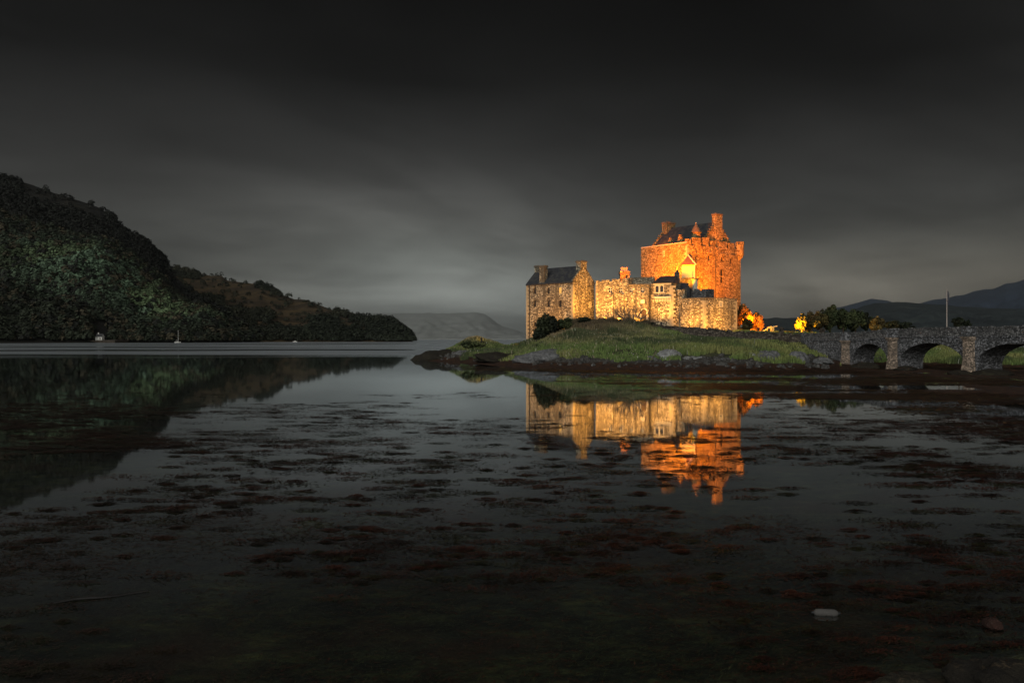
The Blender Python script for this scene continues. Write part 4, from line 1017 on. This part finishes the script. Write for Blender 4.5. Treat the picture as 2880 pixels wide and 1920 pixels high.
tree('bush', 1836, 143.4, 918, 905, 7, 'tiny dark shrub just right of the arched gate', 'bush', 'leaf_dark', 420, .2, 45, None, .0)
tree('bush', 1322, 151, 992, 951, 44, 'low green scrub capping the knoll at the left tip of the island', 'bush', 'leaf', 2600, .3, 46, None, .0)
# bare shrub in front of the gate
x, y = at(1777, 140.6); z0 = g1(x, y)-.1; e = empty('bare_shrub', (x, y, z0), 'leafless spreading shrub in front of the arched gate', 'shrub')
b = MB(); rr = random.Random(5)
def branch(p, d, L, r, dep):
    q = p+d*L; m_ = p.lerp(q, .5)+Vector((rr.uniform(-.1, .1), rr.uniform(-.1, .1), rr.uniform(0, .08)))*L
    b.tube([p, m_, q], [r, r*.8, r*.6], 5)
    if dep:
        for _ in range(3 if dep > 1 else 2):
            nd = (d+Vector((rr.uniform(-.75, .75), rr.uniform(-.5, .5), rr.uniform(-.15, .5)))).normalized(); branch(q, nd, L*rr.uniform(.6, .85), r*.6, dep-1)
for k in range(8):
    a = -1.05+2.1*k/7; branch(Vector((x+a*.35, y, z0)), Vector((math.sin(a)*1.2, rr.uniform(-.3, .3), 1.0)).normalized(), 1.55, .12, 3)
b.build('branches', M['drift'], e)
for px, Y, z, tx, tY, tz, w_, c_, s_, t_ in [(2232, 147.5, 5.9, 2252, 150.5, 7.2, 19000, (1, .46, .01), 130, 'in front of the glowing bush'),
      (2133, 147.5, 5.9, 2112, 153, 8.5, 11000, (1, .17, .006), 130, 'under the orange lit trees'),
      (2163, 147.0, 5.75, 2166, 150, 6.2, 1100, (1, .40, .005), 130, 'in front of the field gun')]:
    flood(px, Y, z, tx, tY, tz, w_, c_, s_, 'small black floodlight '+t_)

# ------------------------------------------------------------------ field gun on the lawn
GY = 150.2; gx_, gy_ = at(2166, GY); gz_ = zz(930.5, GY)-.12
gun = empty('field_gun', (gx_, gy_, gz_), 'old field gun on spoked wheels lit yellow on the lawn', 'field gun')
def gpt(u, v_, z): return (gx_+u, gy_+v_, gz_+z)
b = MB(); b.tube([gpt(-.25, 0, .72), gpt(.45, 0, .86), gpt(1.25, 0, 1.02)], [.15, .12, .085], 12); b.tube([gpt(1.22, 0, 1.014), gpt(1.34, 0, 1.04)], [.11, .11], 12); b.tube([gpt(-.45, 0, .68), gpt(-.24, 0, .72)], [.17, .17], 12); b.build('barrel', M['gunmetal'], gun)
b = MB(); b.tube([gpt(-.1, .0, .6), gpt(-.75, 0, .38), gpt(-1.35, 0, .08)], [.13, .11, .08], 8); b.tube([gpt(-1.3, -.18, .06), gpt(-1.3, .18, .06)], .06, 6); b.tube([gpt(.05, -.55, .46), gpt(.05, .55, .46)], .055, 8); b.build('carriage', M['gunmetal'], gun)
b = MB(); q = [gpt(.12, -.5, .45)[:2], gpt(.17, -.5, .45)[:2], gpt(.17, .5, .45)[:2], gpt(.12, .5, .45)[:2]]; b.prism(q, gz_+.35, gz_+1.0); b.build('shield', M['gunmetal'], gun)
for v_ in (-.6, .6):
    b = MB(); R = .46; n_ = 22
    for k in range(n_):
        a0, a1 = 2*PI*k/n_, 2*PI*(k+1)/n_; b.tube([gpt(.05+R*math.cos(a0), v_, .47+R*math.sin(a0)), gpt(.05+R*math.cos(a1), v_, .47+R*math.sin(a1))], .045, 6, False)
    for k in range(10):
        a0 = 2*PI*k/10; b.tube([gpt(.05, v_, .47), gpt(.05+R*math.cos(a0), v_, .47+R*math.sin(a0))], .024, 5)
    b.tube([gpt(.05, v_-.08, .47), gpt(.05, v_+.08, .47)], .09, 10); b.build('wheel', M['gunmetal'], gun)

# ------------------------------------------------------------------ flagpole, marker post
fx_, fy_ = at(2663, 142); fz = g1(fx_, fy_)-.1
e = empty('flagpole', (fx_, fy_, fz), 'tall pale flagpole with a limp dark flag behind the bridge', 'flagpole')
b = MB(); b.tube([(fx_, fy_, fz), (fx_, fy_, zz(815, 142))], [.1, .05], 8); b.build('pole', M['pole'], e)
b = MB(); b.lathe((fx_, fy_), [(.02, zz(815, 142)), (.1, zz(814, 142)), (.02, zz(812.5, 142))], 8); b.build('finial', M['pole'], e)
b = MB(); n_ = 10
for i in range(n_):
    f0, f1 = i/n_, (i+1)/n_; zt, zq = zz(818, 142), zz(856, 142); W = lambda f: .1+.28*math.sin(PI*min(1, f*1.1+.05))
    for j in range(3):
        P = lambda f, u: (fx_+.08+W(f)*u+.05*math.sin(f*9), fy_+.1*math.sin(u*7+f*5), zt+(zq-zt)*f)
        b.face([P(f0, j/3), P(f0, (j+1)/3), P(f1, (j+1)/3), P(f1, j/3)])
b.build('flag', M['flag'], e)
x, y = at(2866, 122); z_ = zz(981, 122); e = empty('marker_post', (x, y, z_), 'small red and white post seen through the right hand arch', 'post')
b = MB(); b.tube([(x, y, z_-1), (x, y, zz(975, 122))], .1, 8); b.build('lower_band', M['white'], e); b = MB(); b.tube([(x, y, zz(975, 122)+.002), (x, y, zz(971, 122))], .11, 8); b.build('upper_band', M['red'], e)

# ------------------------------------------------------------------ far shore: cottage, boats
x, y = at(281, 742); z_ = 3.4; cot = empty('white_cottage', (x, y, z_), 'tiny white cottage at the foot of the wooded hill', 'house')
b = MB(); A3, B3, C3_, D3 = (x-3.1, y-2.3), (x+3.1, y-2.3), (x+3.1, y+2.3), (x-3.1, y+2.3)
b.panel(A3, B3, -1, z_+2.5, z_+2.5, [(3.9, 4.8, z_-.5, z_+1.7), (1.2, 2.1, z_+.6, z_+1.6)], .3); b.panel(B3, C3_, -1, z_+2.5, z_+2.5); b.panel(C3_, D3, -1, z_+2.5, z_+2.5); b.panel(D3, A3, -1, z_+2.5, z_+2.5)
b.face([(*B3, z_+2.5), (*C3_, z_+2.5), (x+3.1, y, z_+5)]); b.face([(*D3, z_+2.5), (*A3, z_+2.5), (x-3.1, y, z_+5)]); b.build('wall', M['white'], cot)
b = MB(); gable_roof(b, A3, B3, C3_, D3, z_+2.52, z_+5.02, .3, .15); b.build('roof', M['slate'], cot)
chimney(cot, (x-1.2, y), (1, 0), .9, .7, z_+4.3, z_+6, M['white'])
b = MB(); b.obox((x+1.25, y-2.1), (1, 0), .88, .06, z_-.5, z_+1.68); b.build('door', M['wood'], cot); b = MB(); b.obox((x-1.45, y-2.1), (1, 0), .88, .05, z_+.6, z_+1.6); b.build('window', M['glass'], cot)
b = MB(); b.prism([(x-22, y-4), (x+16, y-4), (x+18, y+22), (x-24, y+22)], -2, [2.6, 2.6, 3.4, 3.4]); tag(b.build('cottage_ground', M['dry_stone']), kind='structure')
def hull(e, x, y, L, W, H, mat, name='hull'):
    b = MB(); st = []
    for k in range(9):
        f = -1+2*k/8; wk = W/2*(1-max(0, f)**2.4)*(1-.25*max(0, -f)); sh = H*(1+.25*f*f)
        st.append([(x+f*L/2, y-wk, sh), (x+f*L/2*.97, y-wk*.7, -.1), (x+f*L/2*.94, y, -.35), (x+f*L/2*.97, y+wk*.7, -.1), (x+f*L/2, y+wk, sh)])
    for p, q in zip(st, st[1:]):
        for i in range(4): b.face([p[i], q[i], q[i+1], p[i+1]])
        b.face([p[0], p[4], q[4], q[0]])
    b.face(st[0]); return b.build(name, mat, e)
x, y = at(500, 775); ya = empty('sailing_yacht', (x, y, 0), 'small moored sailing yacht with a bare pale mast by the far shore', 'yacht')
hull(ya, x, y, 6.0, 1.9, .75, M['white']); b = MB(); b.obox((x-.3, y), (1, 0), 1.8, 1.1, .7, 1.15); b.build('cabin', M['white'], ya)
b = MB(); b.tube([(x+.4, y, .9), (x+.4, y, zz(928, 775))], [.16, .12], 6); b.tube([(x+.4, y, 2.2), (x-2.4, y, 2.1)], .1, 6); b.build('mast', M['white'], ya)
x, y = at(830, 900); rb = empty('rowing_boat', (x, y, 0), 'tiny pale boat close to the foot of the brown headland', 'boat')
hull(rb, x, y, 5.0, 1.8, .8, M['white']); b = MB(); b.obox((x, y), (1, 0), 1.4, 1.1, .7, 1.6); b.build('cabin', M['white'], rb)

# ------------------------------------------------------------------ rocks
def rock_mat(name, a, c, d, lich):
    m, k, bs = new_mat(name); p = pos(k)
    n = k.noise(p, 1.6, 7, .7); col_ = k.ramp(n, [(.3, a), (.5, c), (.68, d)])
    col_ = k.mix(k.mr(k.noise(p, 4, 5, .7), .58, .66), col_, lich)
    k.put(bs.inputs['Base Color'], col_); bump(k, bs, k.m('ADD', n, k.m('MULTIPLY', k.noise(p, 6, 6, .7), .4)), 1, .25); return m
M['rock_pale'] = rock_mat('pale_lichened_rock', (.05, .05, .05), (.18, .18, .175), (.34, .34, .33), (.5, .5, .48))
M['rock_grey'] = rock_mat('grey_shore_rock', (.03, .03, .032), (.10, .10, .10), (.19, .19, .19), (.28, .28, .27))
M['rock_dark'] = rock_mat('dark_weedy_rock', (.004, .0035, .0025), (.014, .011, .007), (.028, .026, .013), (.045, .032, .018))
def rock(px, Y, py, wpx, hpx, dep, mat, seed, label, name='rock', group=None, yaw=0, rough=.34, sub=4, peak=0):
    x, y = at(px, Y); hw = wpx/2/FPX*Y; h = hpx/FPX*Y*(1.25 if Y > 50 else 1); zb_ = zz(py, Y)
    me = bpy.data.meshes.new(name); import bmesh; bm = bmesh.new(); bmesh.ops.create_icosphere(bm, subdivisions=sub, radius=1)
    co = np.array([v.co[:] for v in bm.verts])
    n = fbm(co[:, 0]*1.3+seed*3.1+co[:, 2], co[:, 1]*1.3+seed*1.7-co[:, 2]*.8, .9, 5)
    rid = np.abs(fbm(co[:, 0]*2+seed, co[:, 2]*3+co[:, 1], 1.1, 4))
    co = co*(1+rough*n-.18*rid)[:, None]
    co[:, 2] = np.where(co[:, 2] > 0, co[:, 2]**1.0, co[:, 2]*.5)
    co[:, 2] += peak*co[:, 0]*np.clip(co[:, 2], 0, 1)
    c_, s_ = math.cos(yaw), math.sin(yaw); X0, Y0 = co[:, 0]*hw, co[:, 1]*dep
    for v, a, b_, z in zip(bm.verts, X0*c_-Y0*s_, X0*s_+Y0*c_, co[:, 2]*h): v.co = (a, b_, z)
    bm.to_mesh(me); bm.free(); me.shade_smooth(); me.materials.append(mat)
    o = bpy.data.objects.new(name, me); C.objects.link(o); o.location = (x, y, zb_); return tag(o, label, 'rock', group)
RK = 'rocks along the island shore'
for a in [(1238, 150, 1015, 150, 27, 6.0, 'rock_dark', 1, 'smooth dark humped rock at the left tip of the island', 0),
          (1300, 146, 1012, 130, 22, 4.0, 'rock_grey', 2, 'dark ledge of rock below the grassy knoll at the tip', 0),
          (1398, 128, 1010, 120, 18, 4, 'rock_dark', 3, 'long low dark rock between the knoll and the lit wall', 0),
          (1535, 119, 1014, 170, 22, 3.2, 'rock_grey', 4, 'long grey rock shelf below the dark shrub', 0),
          (1630, 117, 1010, 110, 24, 2.6, 'rock_grey', 5, 'grey cracked rock right of the long shelf', 0),
          (1882, 110, 1008, 84, 22, 2.2, 'rock_pale', 6, 'bright white lichened boulder in the middle of the shore', 0),
          (1958, 108.5, 1016, 110, 15, 2.2, 'rock_pale', 7, 'low pale flat rock right of the white boulder', 0),
          (1830, 109, 1014, 40, 9, 1.2, 'rock_grey', 8, 'small grey stone left of the white boulder', 0),
          (2045, 107, 1020, 70, 10, 1.6, 'rock_grey', 9, 'thin low rock below the green slope', 0),
          (2108, 107, 1012, 46, 17, 1.6, 'rock_pale', 10, 'small pale rock left of the big grey boulder', 0),
          (2160, 107.5, 1022, 84, 32, 2.4, 'rock_grey', 11, 'big rough grey boulder near the bridge end', 0),
          (2235, 108, 1024, 84, 30, 2.4, 'rock_grey', 12, 'brownish craggy rock against the bridge abutment', 0),
          (2312, 108, 1020, 60, 12, 1.6, 'rock_grey', 13, 'low stone at the foot of the blank bridge wall', 0)]:
    rock(*a[:6], M[a[6]], a[7], a[8], group=RK, peak=.15, rough=.55)
for a in [(2790, 87.5, 1056, 120, 16, 2.2, 14, 'dark weedy rock under the right hand bridge pier'), (2700, 88.5, 1052, 60, 10, 1.6, 15, 'small dark rock left of the right hand bridge pier'), (2545, 99, 1040, 60, 9, 1.5, 17, 'dark rock at the foot of the middle bridge pier'), (2430, 105, 1034, 80, 12, 1.6, 18, 'dark rock under the smallest arch')]:
    rock(*a[:6], M['rock_dark'], a[6], a[7], group='weedy rocks under the bridge')
rock(2800, 9.0, 1945, 260, 95, .45, M['rock_dark'], 31, 'big weed covered rock in the near right corner', sub=5, rough=.5)
rock(2560, 8.6, 1955, 180, 60, .25, M['rock_dark'], 32, 'low weedy rock left of the big corner rock', sub=5, rough=.5)
rock(2790, 11.05, 1757, 50, 20, .16, rock_mat('reddish_stone', (.012, .006, .004), (.028, .012, .008), (.045, .02, .014), (.06, .04, .03)), 33, 'rounded reddish stone right of the white fender', sub=4, rough=.2)
# loose stones along the tide line (past counting)
n = 9000; qx = rng.uniform(-20, 70, n); qy = rng.uniform(90, 150, n); qz = ground(qx, qy); qp = 1440+qx/qy*FPX
kk = (qz > .25) & (qz < 1.6) & (qp > 1180) & (qp < 2330) & (fbm(qx, qy, .2, 3) > -.05); qx, qy, qz = qx[kk], qy[kk], qz[kk]
sb = MB(); rr = random.Random(12)
for X0, Y0, Z0 in zip(qx[:380], qy[:380], qz[:380]):
    r_ = .12+.5*rr.random()**2.2; pr = [(X0+r_*rr.uniform(.7, 1.5)*math.cos(a_), Y0+r_*rr.uniform(.6, 1.2)*math.sin(a_)) for a_ in (0, 1.2, 2.4, 3.7, 5.0)]
    ct = (X0+rr.uniform(-.1, .1), Y0+rr.uniform(-.1, .1)); zt = [Z0+r_*rr.uniform(.35, .85) for _ in pr]; tp = [(ct[0]+(p[0]-ct[0])*.6, ct[1]+(p[1]-ct[1])*.6) for p in pr]
    for i in range(5):
        j = (i+1) % 5; sb.face([(*pr[i], Z0-.3), (*pr[j], Z0-.3), (*tp[j], zt[j]), (*tp[i], zt[i])])
    sb.face([(*tp[i], zt[i]) for i in range(5)])
tag(sb.build('shore_stones', rock_mat('tide_line_stone', (.012, .011, .010), (.045, .042, .038), (.11, .105, .10), (.17, .17, .16))), 'loose grey stones scattered along the tide line of the island', 'stones', kind='stuff')
# lit low wall and driftwood
x0, x1 = at(1438, 143), at(1474, 142); lw = empty('low_lit_wall', (*x0, 1.8), 'low stone wall glowing yellow at the left foot of the gabled house', 'stone wall')
b = MB(); b.seg(x0, x1, .6, .5, zz(973, 142.5)); b.build('wall', M['wall_stone'], lw)
b = MB(); [b.seg(Vector(x0).lerp(Vector(x1), k/7), Vector(x0).lerp(Vector(x1), (k+.93)/7), .66, zz(973, 142.5)+.002, zz(971.5, 142.5)+random.uniform(-.03, .08), .03) for k in range(7)]; b.build('cope_stones', M['wall_stone'], lw)
flood(1452, 139.5, 2.3, 1458, 143, 2.6, 420, WARM, 120, 'small black floodlight in front of the low lit wall')
flood(1354, 151.0, 4.0, 1350, 152.6, 4.2, 60, (1, .65, .15), 130, 'small black floodlight on the grassy knoll')
b = MB(); b.tube([(*at(1828, 107.2), zz(1022, 107.2)), (*at(1836, 107.0), zz(1004, 107)), (*at(1846, 107), zz(987, 107))], [.1, .085, .06], 7); b.tube([(*at(1836, 107.0), zz(1004, 107)), (*at(1842, 106.8), zz(996, 107))], [.05, .03], 6)
tag(b.build('driftwood_branch', M['drift']), 'dark driftwood branch leaning on the shore left of the white boulder', 'driftwood')

# ------------------------------------------------------------------ foreground things on the water
x, y = at(2323, 11.55); fe = empty('mooring_fender', (x, y, 0), 'white sausage shaped boat fender lying in the weed', 'fender')
fd = Vector((1, -.12, 0)).normalized(); r = .062
prof = [(-.185, .022), (-.178, .034), (-.16, .048), (-.135, .058), (-.11, r), (.11, r), (.135, .058), (.16, .048), (.178, .034), (.185, .022)]
b = MB(); b.tube([Vector((x, y, .028))+fd*u*.92 for u, _ in prof], [q*.9 for _, q in prof], 20); b.build('body', plain('grubby_white_vinyl', (.062, .058, .054), .85, var=.25, sc=12), fe, True)
for s in (-1, 1):
    b = MB(); b.tube([Vector((x, y, .028))+fd*s*.168, Vector((x, y, .026))+fd*s*.19, Vector((x, y, .025))+fd*s*.205], [.03, .027, .018], 12); b.build('end_eye', M['iron'], fe)
p0, p1 = at(152, 12.02), at(418, 12.6); b = MB(); pts = [Vector((p0[0]+(p1[0]-p0[0])*f, p0[1]+(p1[1]-p0[1])*f+.03*math.sin(f*9), .015+.012*math.sin(f*6))) for f in np.linspace(0, 1, 10)]
b.tube(pts, [.012]+[.024]*8+[.01], 7); tag(b.build('floating_stick', plain('wet_black_wood', (.010, .009, .008), .6)), 'long thin dark stick floating in the near left weed', 'stick')

# ------------------------------------------------------------------ grass on the island
def footprint(x, y):
    px = 1440+x/y*FPX
    lim = np.interp(px, [1470, 1485, 1611, 1680, 1824, 1913, 1981, 2073, 2076], [150, 150, 147, 149, 145, 144, 141, 145, 175])
    return (px > 1478) & (y > lim+1.5)
n = 330000
x = rng.uniform(-22, 78, n); y = rng.uniform(97, 176, n); px = 1440+x/y*FPX
z = ground(x, y)
k_ = ((z > 1.2+fbm(x, y, .2, 3)*1.5) | ((z > .5) & (y > 100) & (px > 2420))) & ~footprint(x, y) & (px > 1255) & (px < 2920)
# the bridge deck and the ground in front of it stay clear
sB = (x-S0_.x)*TD.x+(y-S0_.y)*TD.y; kB = (x-S0_.x)*ND.x+(y-S0_.y)*ND.y
k_ &= ~((kB > -.5) & (kB < BW+.4) & (sB < 35))
k_ &= (rng.rand(n) < .35+.65*np.clip(fbm(x, y, .15, 3)*2+.75, 0, 1))
x, y, z, px = x[k_], y[k_], z[k_], px[k_]; m = len(x)
d1 = fbm(x, y, .09, 4); d2 = fbm(x+50, y-20, .22, 3)
d3 = fbm(x-11, y+31, .55, 3); h = np.clip(.42+.5*d1+.3*d2+.6*np.clip(d3, 0, 1)+.22*rng.rand(m), .16, 1.4)*np.where(y > 146, .45, 1)
wy = np.interp(px, [1826, 1900, 1980, 2072, 2150, 2220, 2260], [143.8, 139.5, 136.3, 133, 130, 126, 124]); h = np.where((px > 1826) & (px < 2262) & (y > wy), .1, np.where((px > 1826) & (px < 2262) & (y > wy-4), h*.5, h))
behind = kB[k_] > 0
h = np.where(behind & (px < 2480), h*.35, h)
a = rng.rand(m)*2*PI; wd = .05+.07*rng.rand(m); lean = rng.normal(size=(m, 2))*.22*h[:, None]
bx, by = np.cos(a)*wd, np.sin(a)*wd*.5
P0_ = np.stack([x-bx, y-by, z-.1], 1); P1_ = np.stack([x+bx, y+by, z-.1], 1); P2_ = np.stack([x+lean[:, 0]+bx*.35, y+lean[:, 1], z+h], 1); P3_ = np.stack([x+lean[:, 0]-bx*.35, y+lean[:, 1], z+h], 1)
gr = np.array([.115, .165, .045]); ye = np.array([.21, .215, .07]); br = np.array([.24, .175, .095]); dk = np.array([.05, .07, .028])
wb = np.clip((1900-px)/260, 0, 1)*np.clip((z-2.6)/1.6, 0, 1)+d1*.5; wb = np.clip(wb, 0, 1)
c = gr+(ye-gr)*np.clip(d2*1.6+.35, 0, 1)[:, None]; c = c+(br-c)*wb[:, None]; c = c+(dk-c)*np.clip(d1*3-.1+d3*.9, 0, .9)[:, None]
seed_ = rng.rand(m) < .05; c = np.where((seed_ & (px < 1950))[:, None], np.array([.32, .27, .18]), c); h_ = rng.rand(m) < .006; c = np.where(h_[:, None], np.array([.4, .4, .32]), c)
crest = np.clip((z-4.9-.9*d2)/1.3, 0, 1)*(px < 1850)
c = c+(np.array([.075, .052, .030])-c)*(crest*.85)[:, None]
c *= .78*(.55+.9*rng.rand(m))[:, None]
tag(quads3('island_grass', np.stack([P0_, P1_, P2_, P3_], 1), M['grass'], c), 'long meadow grass and weeds on the slopes of the island', 'grass', kind='stuff')

# ------------------------------------------------------------------ seaweed
def weed_cover(x, y):
    """how much weed floats here, 0..1"""
    px = 1440+x/y*FPX
    near = 1.25*np.clip((20.5-y+3*np.clip((px-2000)/500, -1, .6))/6, 0, 1)
    left = np.clip((620-px)/350, 0, 1)*np.clip((36-y)/7, 0, 1)*1.2+np.clip((620-px)/300, 0, 1)*np.clip((62-y)/20, 0, 1)*.42
    right = np.clip((px-1950)/700, 0, 1)*np.clip((46-y)/16, 0, 1)*.5
    mid = .30*np.clip((66-y)/30, 0, 1)+.06
    edge_ = np.interp(px, [1150, 1300, 1500, 1920, 2300, 2450, 2880], [160, 102, 76, 54, 49, 43, 33])
    flat_ = np.clip((y-edge_)/7, 0, 1)
    return np.clip(near+left+right+mid, 0, 1), flat_
def patches(n_p, per, x, y, sx_, sy_, L, W, zlo, zhi, cols):
    m = len(x); ti = np.repeat(np.arange(m), per); q = len(ti)
    a = rng.normal(size=q); b_ = rng.normal(size=q)
    xx = x[ti]+a*sx_[ti]; yy = y[ti]+b_*sy_[ti]
    th = rng.normal(size=q)*.9; sc_ = np.clip(yy/19, .5, 1.3); ln = L*(.4+1.1*rng.rand(q))*sc_; wd = W*(.5+.9*rng.rand(q))*sc_
    dx, dy = np.cos(th)*ln/2, np.sin(th)*ln/2; ex, ey = -np.sin(th)*wd/2, np.cos(th)*wd/2
    z = zlo+(zhi-zlo)*rng.rand(q)*np.exp(-(a*a+b_*b_)*.35); z2 = z+(zhi-zlo)*.5*rng.rand(q)*np.exp(-(a*a+b_*b_)*.3)
    V = np.stack([np.stack([xx-dx-ex, yy-dy-ey, z], 1), np.stack([xx+dx-ex*.4, yy+dy-ey*.4, z2], 1), np.stack([xx+dx+ex*.4, yy+dy+ey*.4, z2], 1), np.stack([xx-dx+ex, yy-dy+ey, z], 1)], 1)
    lf = np.clip((-x/y*1.4-.25), 0, 1)[ti, None]; c = (cols[rng.randint(len(cols), size=m)][ti]*(1-lf)+np.array([.030, .022, .017])*lf)*(.5+1.0*rng.rand(q))[:, None]  # weed towards the left is paler, its wet sheen put into the colour
    return V, c
WC = np.array([[.028, .009, .005], [.016, .006, .004], [.008, .005, .003], [.016, .014, .005], [.036, .012, .007]])
VV, CC = [], []
n = 9000
y = 9+51*rng.rand(n)**1.1; px = rng.uniform(-60, 2940, n); x = (px-1440)/FPX*y
cov, fl = weed_cover(x, y); cl_ = np.clip(fbm(x*.6, y*.6, .22, 4)*2.4+.5, 0, 1.4)
k_ = (rng.rand(n) < cov*cl_*np.clip(y/22, .45, 1.0)*1.05)
x, y, cov = x[k_], y[k_], cov[k_]; s_ = (.10+.40*rng.rand(len(x))**1.6)*np.clip(y/20, .6, 1.7)
V, c = patches(0, 96, x, y, s_*1.05, s_*.42, .10, .030, .004, .045, WC); VV.append(V); CC.append(c)
print('patches', len(x))
# thin scattered strands between the clumps
n = 16000; y = 9+9*rng.rand(n)**1.2; px = rng.uniform(-60, 2940, n); x = (px-1440)/FPX*y; cov, fl = weed_cover(x, y); cl_ = np.clip(fbm(x, y, .35, 4)*2.2+.5, 0, 1.3)
k_ = rng.rand(n) < cov*cl_; x, y = x[k_], y[k_]
V, c = patches(0, 2, x, y, np.full(len(x), .06), np.full(len(x), .04), .12, .022, .002, .02, WC); VV.append(V); CC.append(c)
# the flats in front of the shore: long brown fronds
n = 17000; y = 33+95*rng.rand(n); px = rng.uniform(1150, 2960, n); x = (px-1440)/FPX*y; cov, fl = weed_cover(x, y); gz_a = ground(x, y)
k_ = (rng.rand(n) < fl*np.clip(fbm(x*.5, y, .2, 4)*2.2+.18+.3*np.clip((px-2350)/300, 0, 1), 0, 1)) & (gz_a < .5)
x, y, gz_a = x[k_], y[k_], np.maximum(gz_a[k_], 0); s_ = .3+.6*rng.rand(len(x))
V, c = patches(0, 14, x, y, s_*2.6, s_*.5, .5, .10, .006, .04, np.array([[.045, .018, .008], [.025, .011, .006], [.06, .03, .011], [.016, .009, .005], [.035, .03, .012]]))
V[:, :, 2] += np.repeat(gz_a, 14)[:, None]; VV.append(V); CC.append(c)
tag(quads3('floating_seaweed', np.concatenate(VV), M['weed'], np.concatenate(CC)), 'dark red and brown seaweed floating in patches on the loch', 'seaweed', kind='stuff')
# weed just under the surface near the camera
n = 95000; y = 8.8+14*rng.rand(n); px = rng.uniform(-80, 2960, n); x = (px-1440)/FPX*y; cl_ = np.clip(fbm(x, y, .4, 4)*1.8+.55, 0, 1)*np.clip((23-y)/7, 0, 1)
k_ = rng.rand(n) < cl_; x, y = x[k_], y[k_]
V, c = patches(0, 2, x, y, np.full(len(x), .08), np.full(len(x), .06),   .16, .016, -.09, -.012, np.array([[.006, .006, .004], [.008, .009, .006], [.045, .050, .028], [.012, .007, .004], [.075, .078, .034], [.05, .026, .016]]))
tag(quads3('submerged_weed', V, M['weed'], c), 'dim green weed just under the water in the foreground', 'seaweed', kind='stuff')

# ------------------------------------------------------------------ haze over the loch
hb = MB(); hb.prism([(-9200, -400), (9200, -400), (9200, 15500), (-9200, 15500)], -5, 500)
hm = bpy.data.materials.new('evening_haze'); hm.use_nodes = True; hm.node_tree.nodes.clear()
hk = N(hm.node_tree); hv = hk.n('ShaderNodeVolumePrincipled'); ho = hk.n('ShaderNodeOutputMaterial')
hv.inputs['Color'].default_value = (.93, .96, 1, 1); hv.inputs['Density'].default_value = 6.0e-5
hv.inputs['Anisotropy'].default_value = .88
hm.node_tree.links.new(hv.outputs[0], ho.inputs['Volume'])
tag(hb.build('haze', hm), kind='stuff')
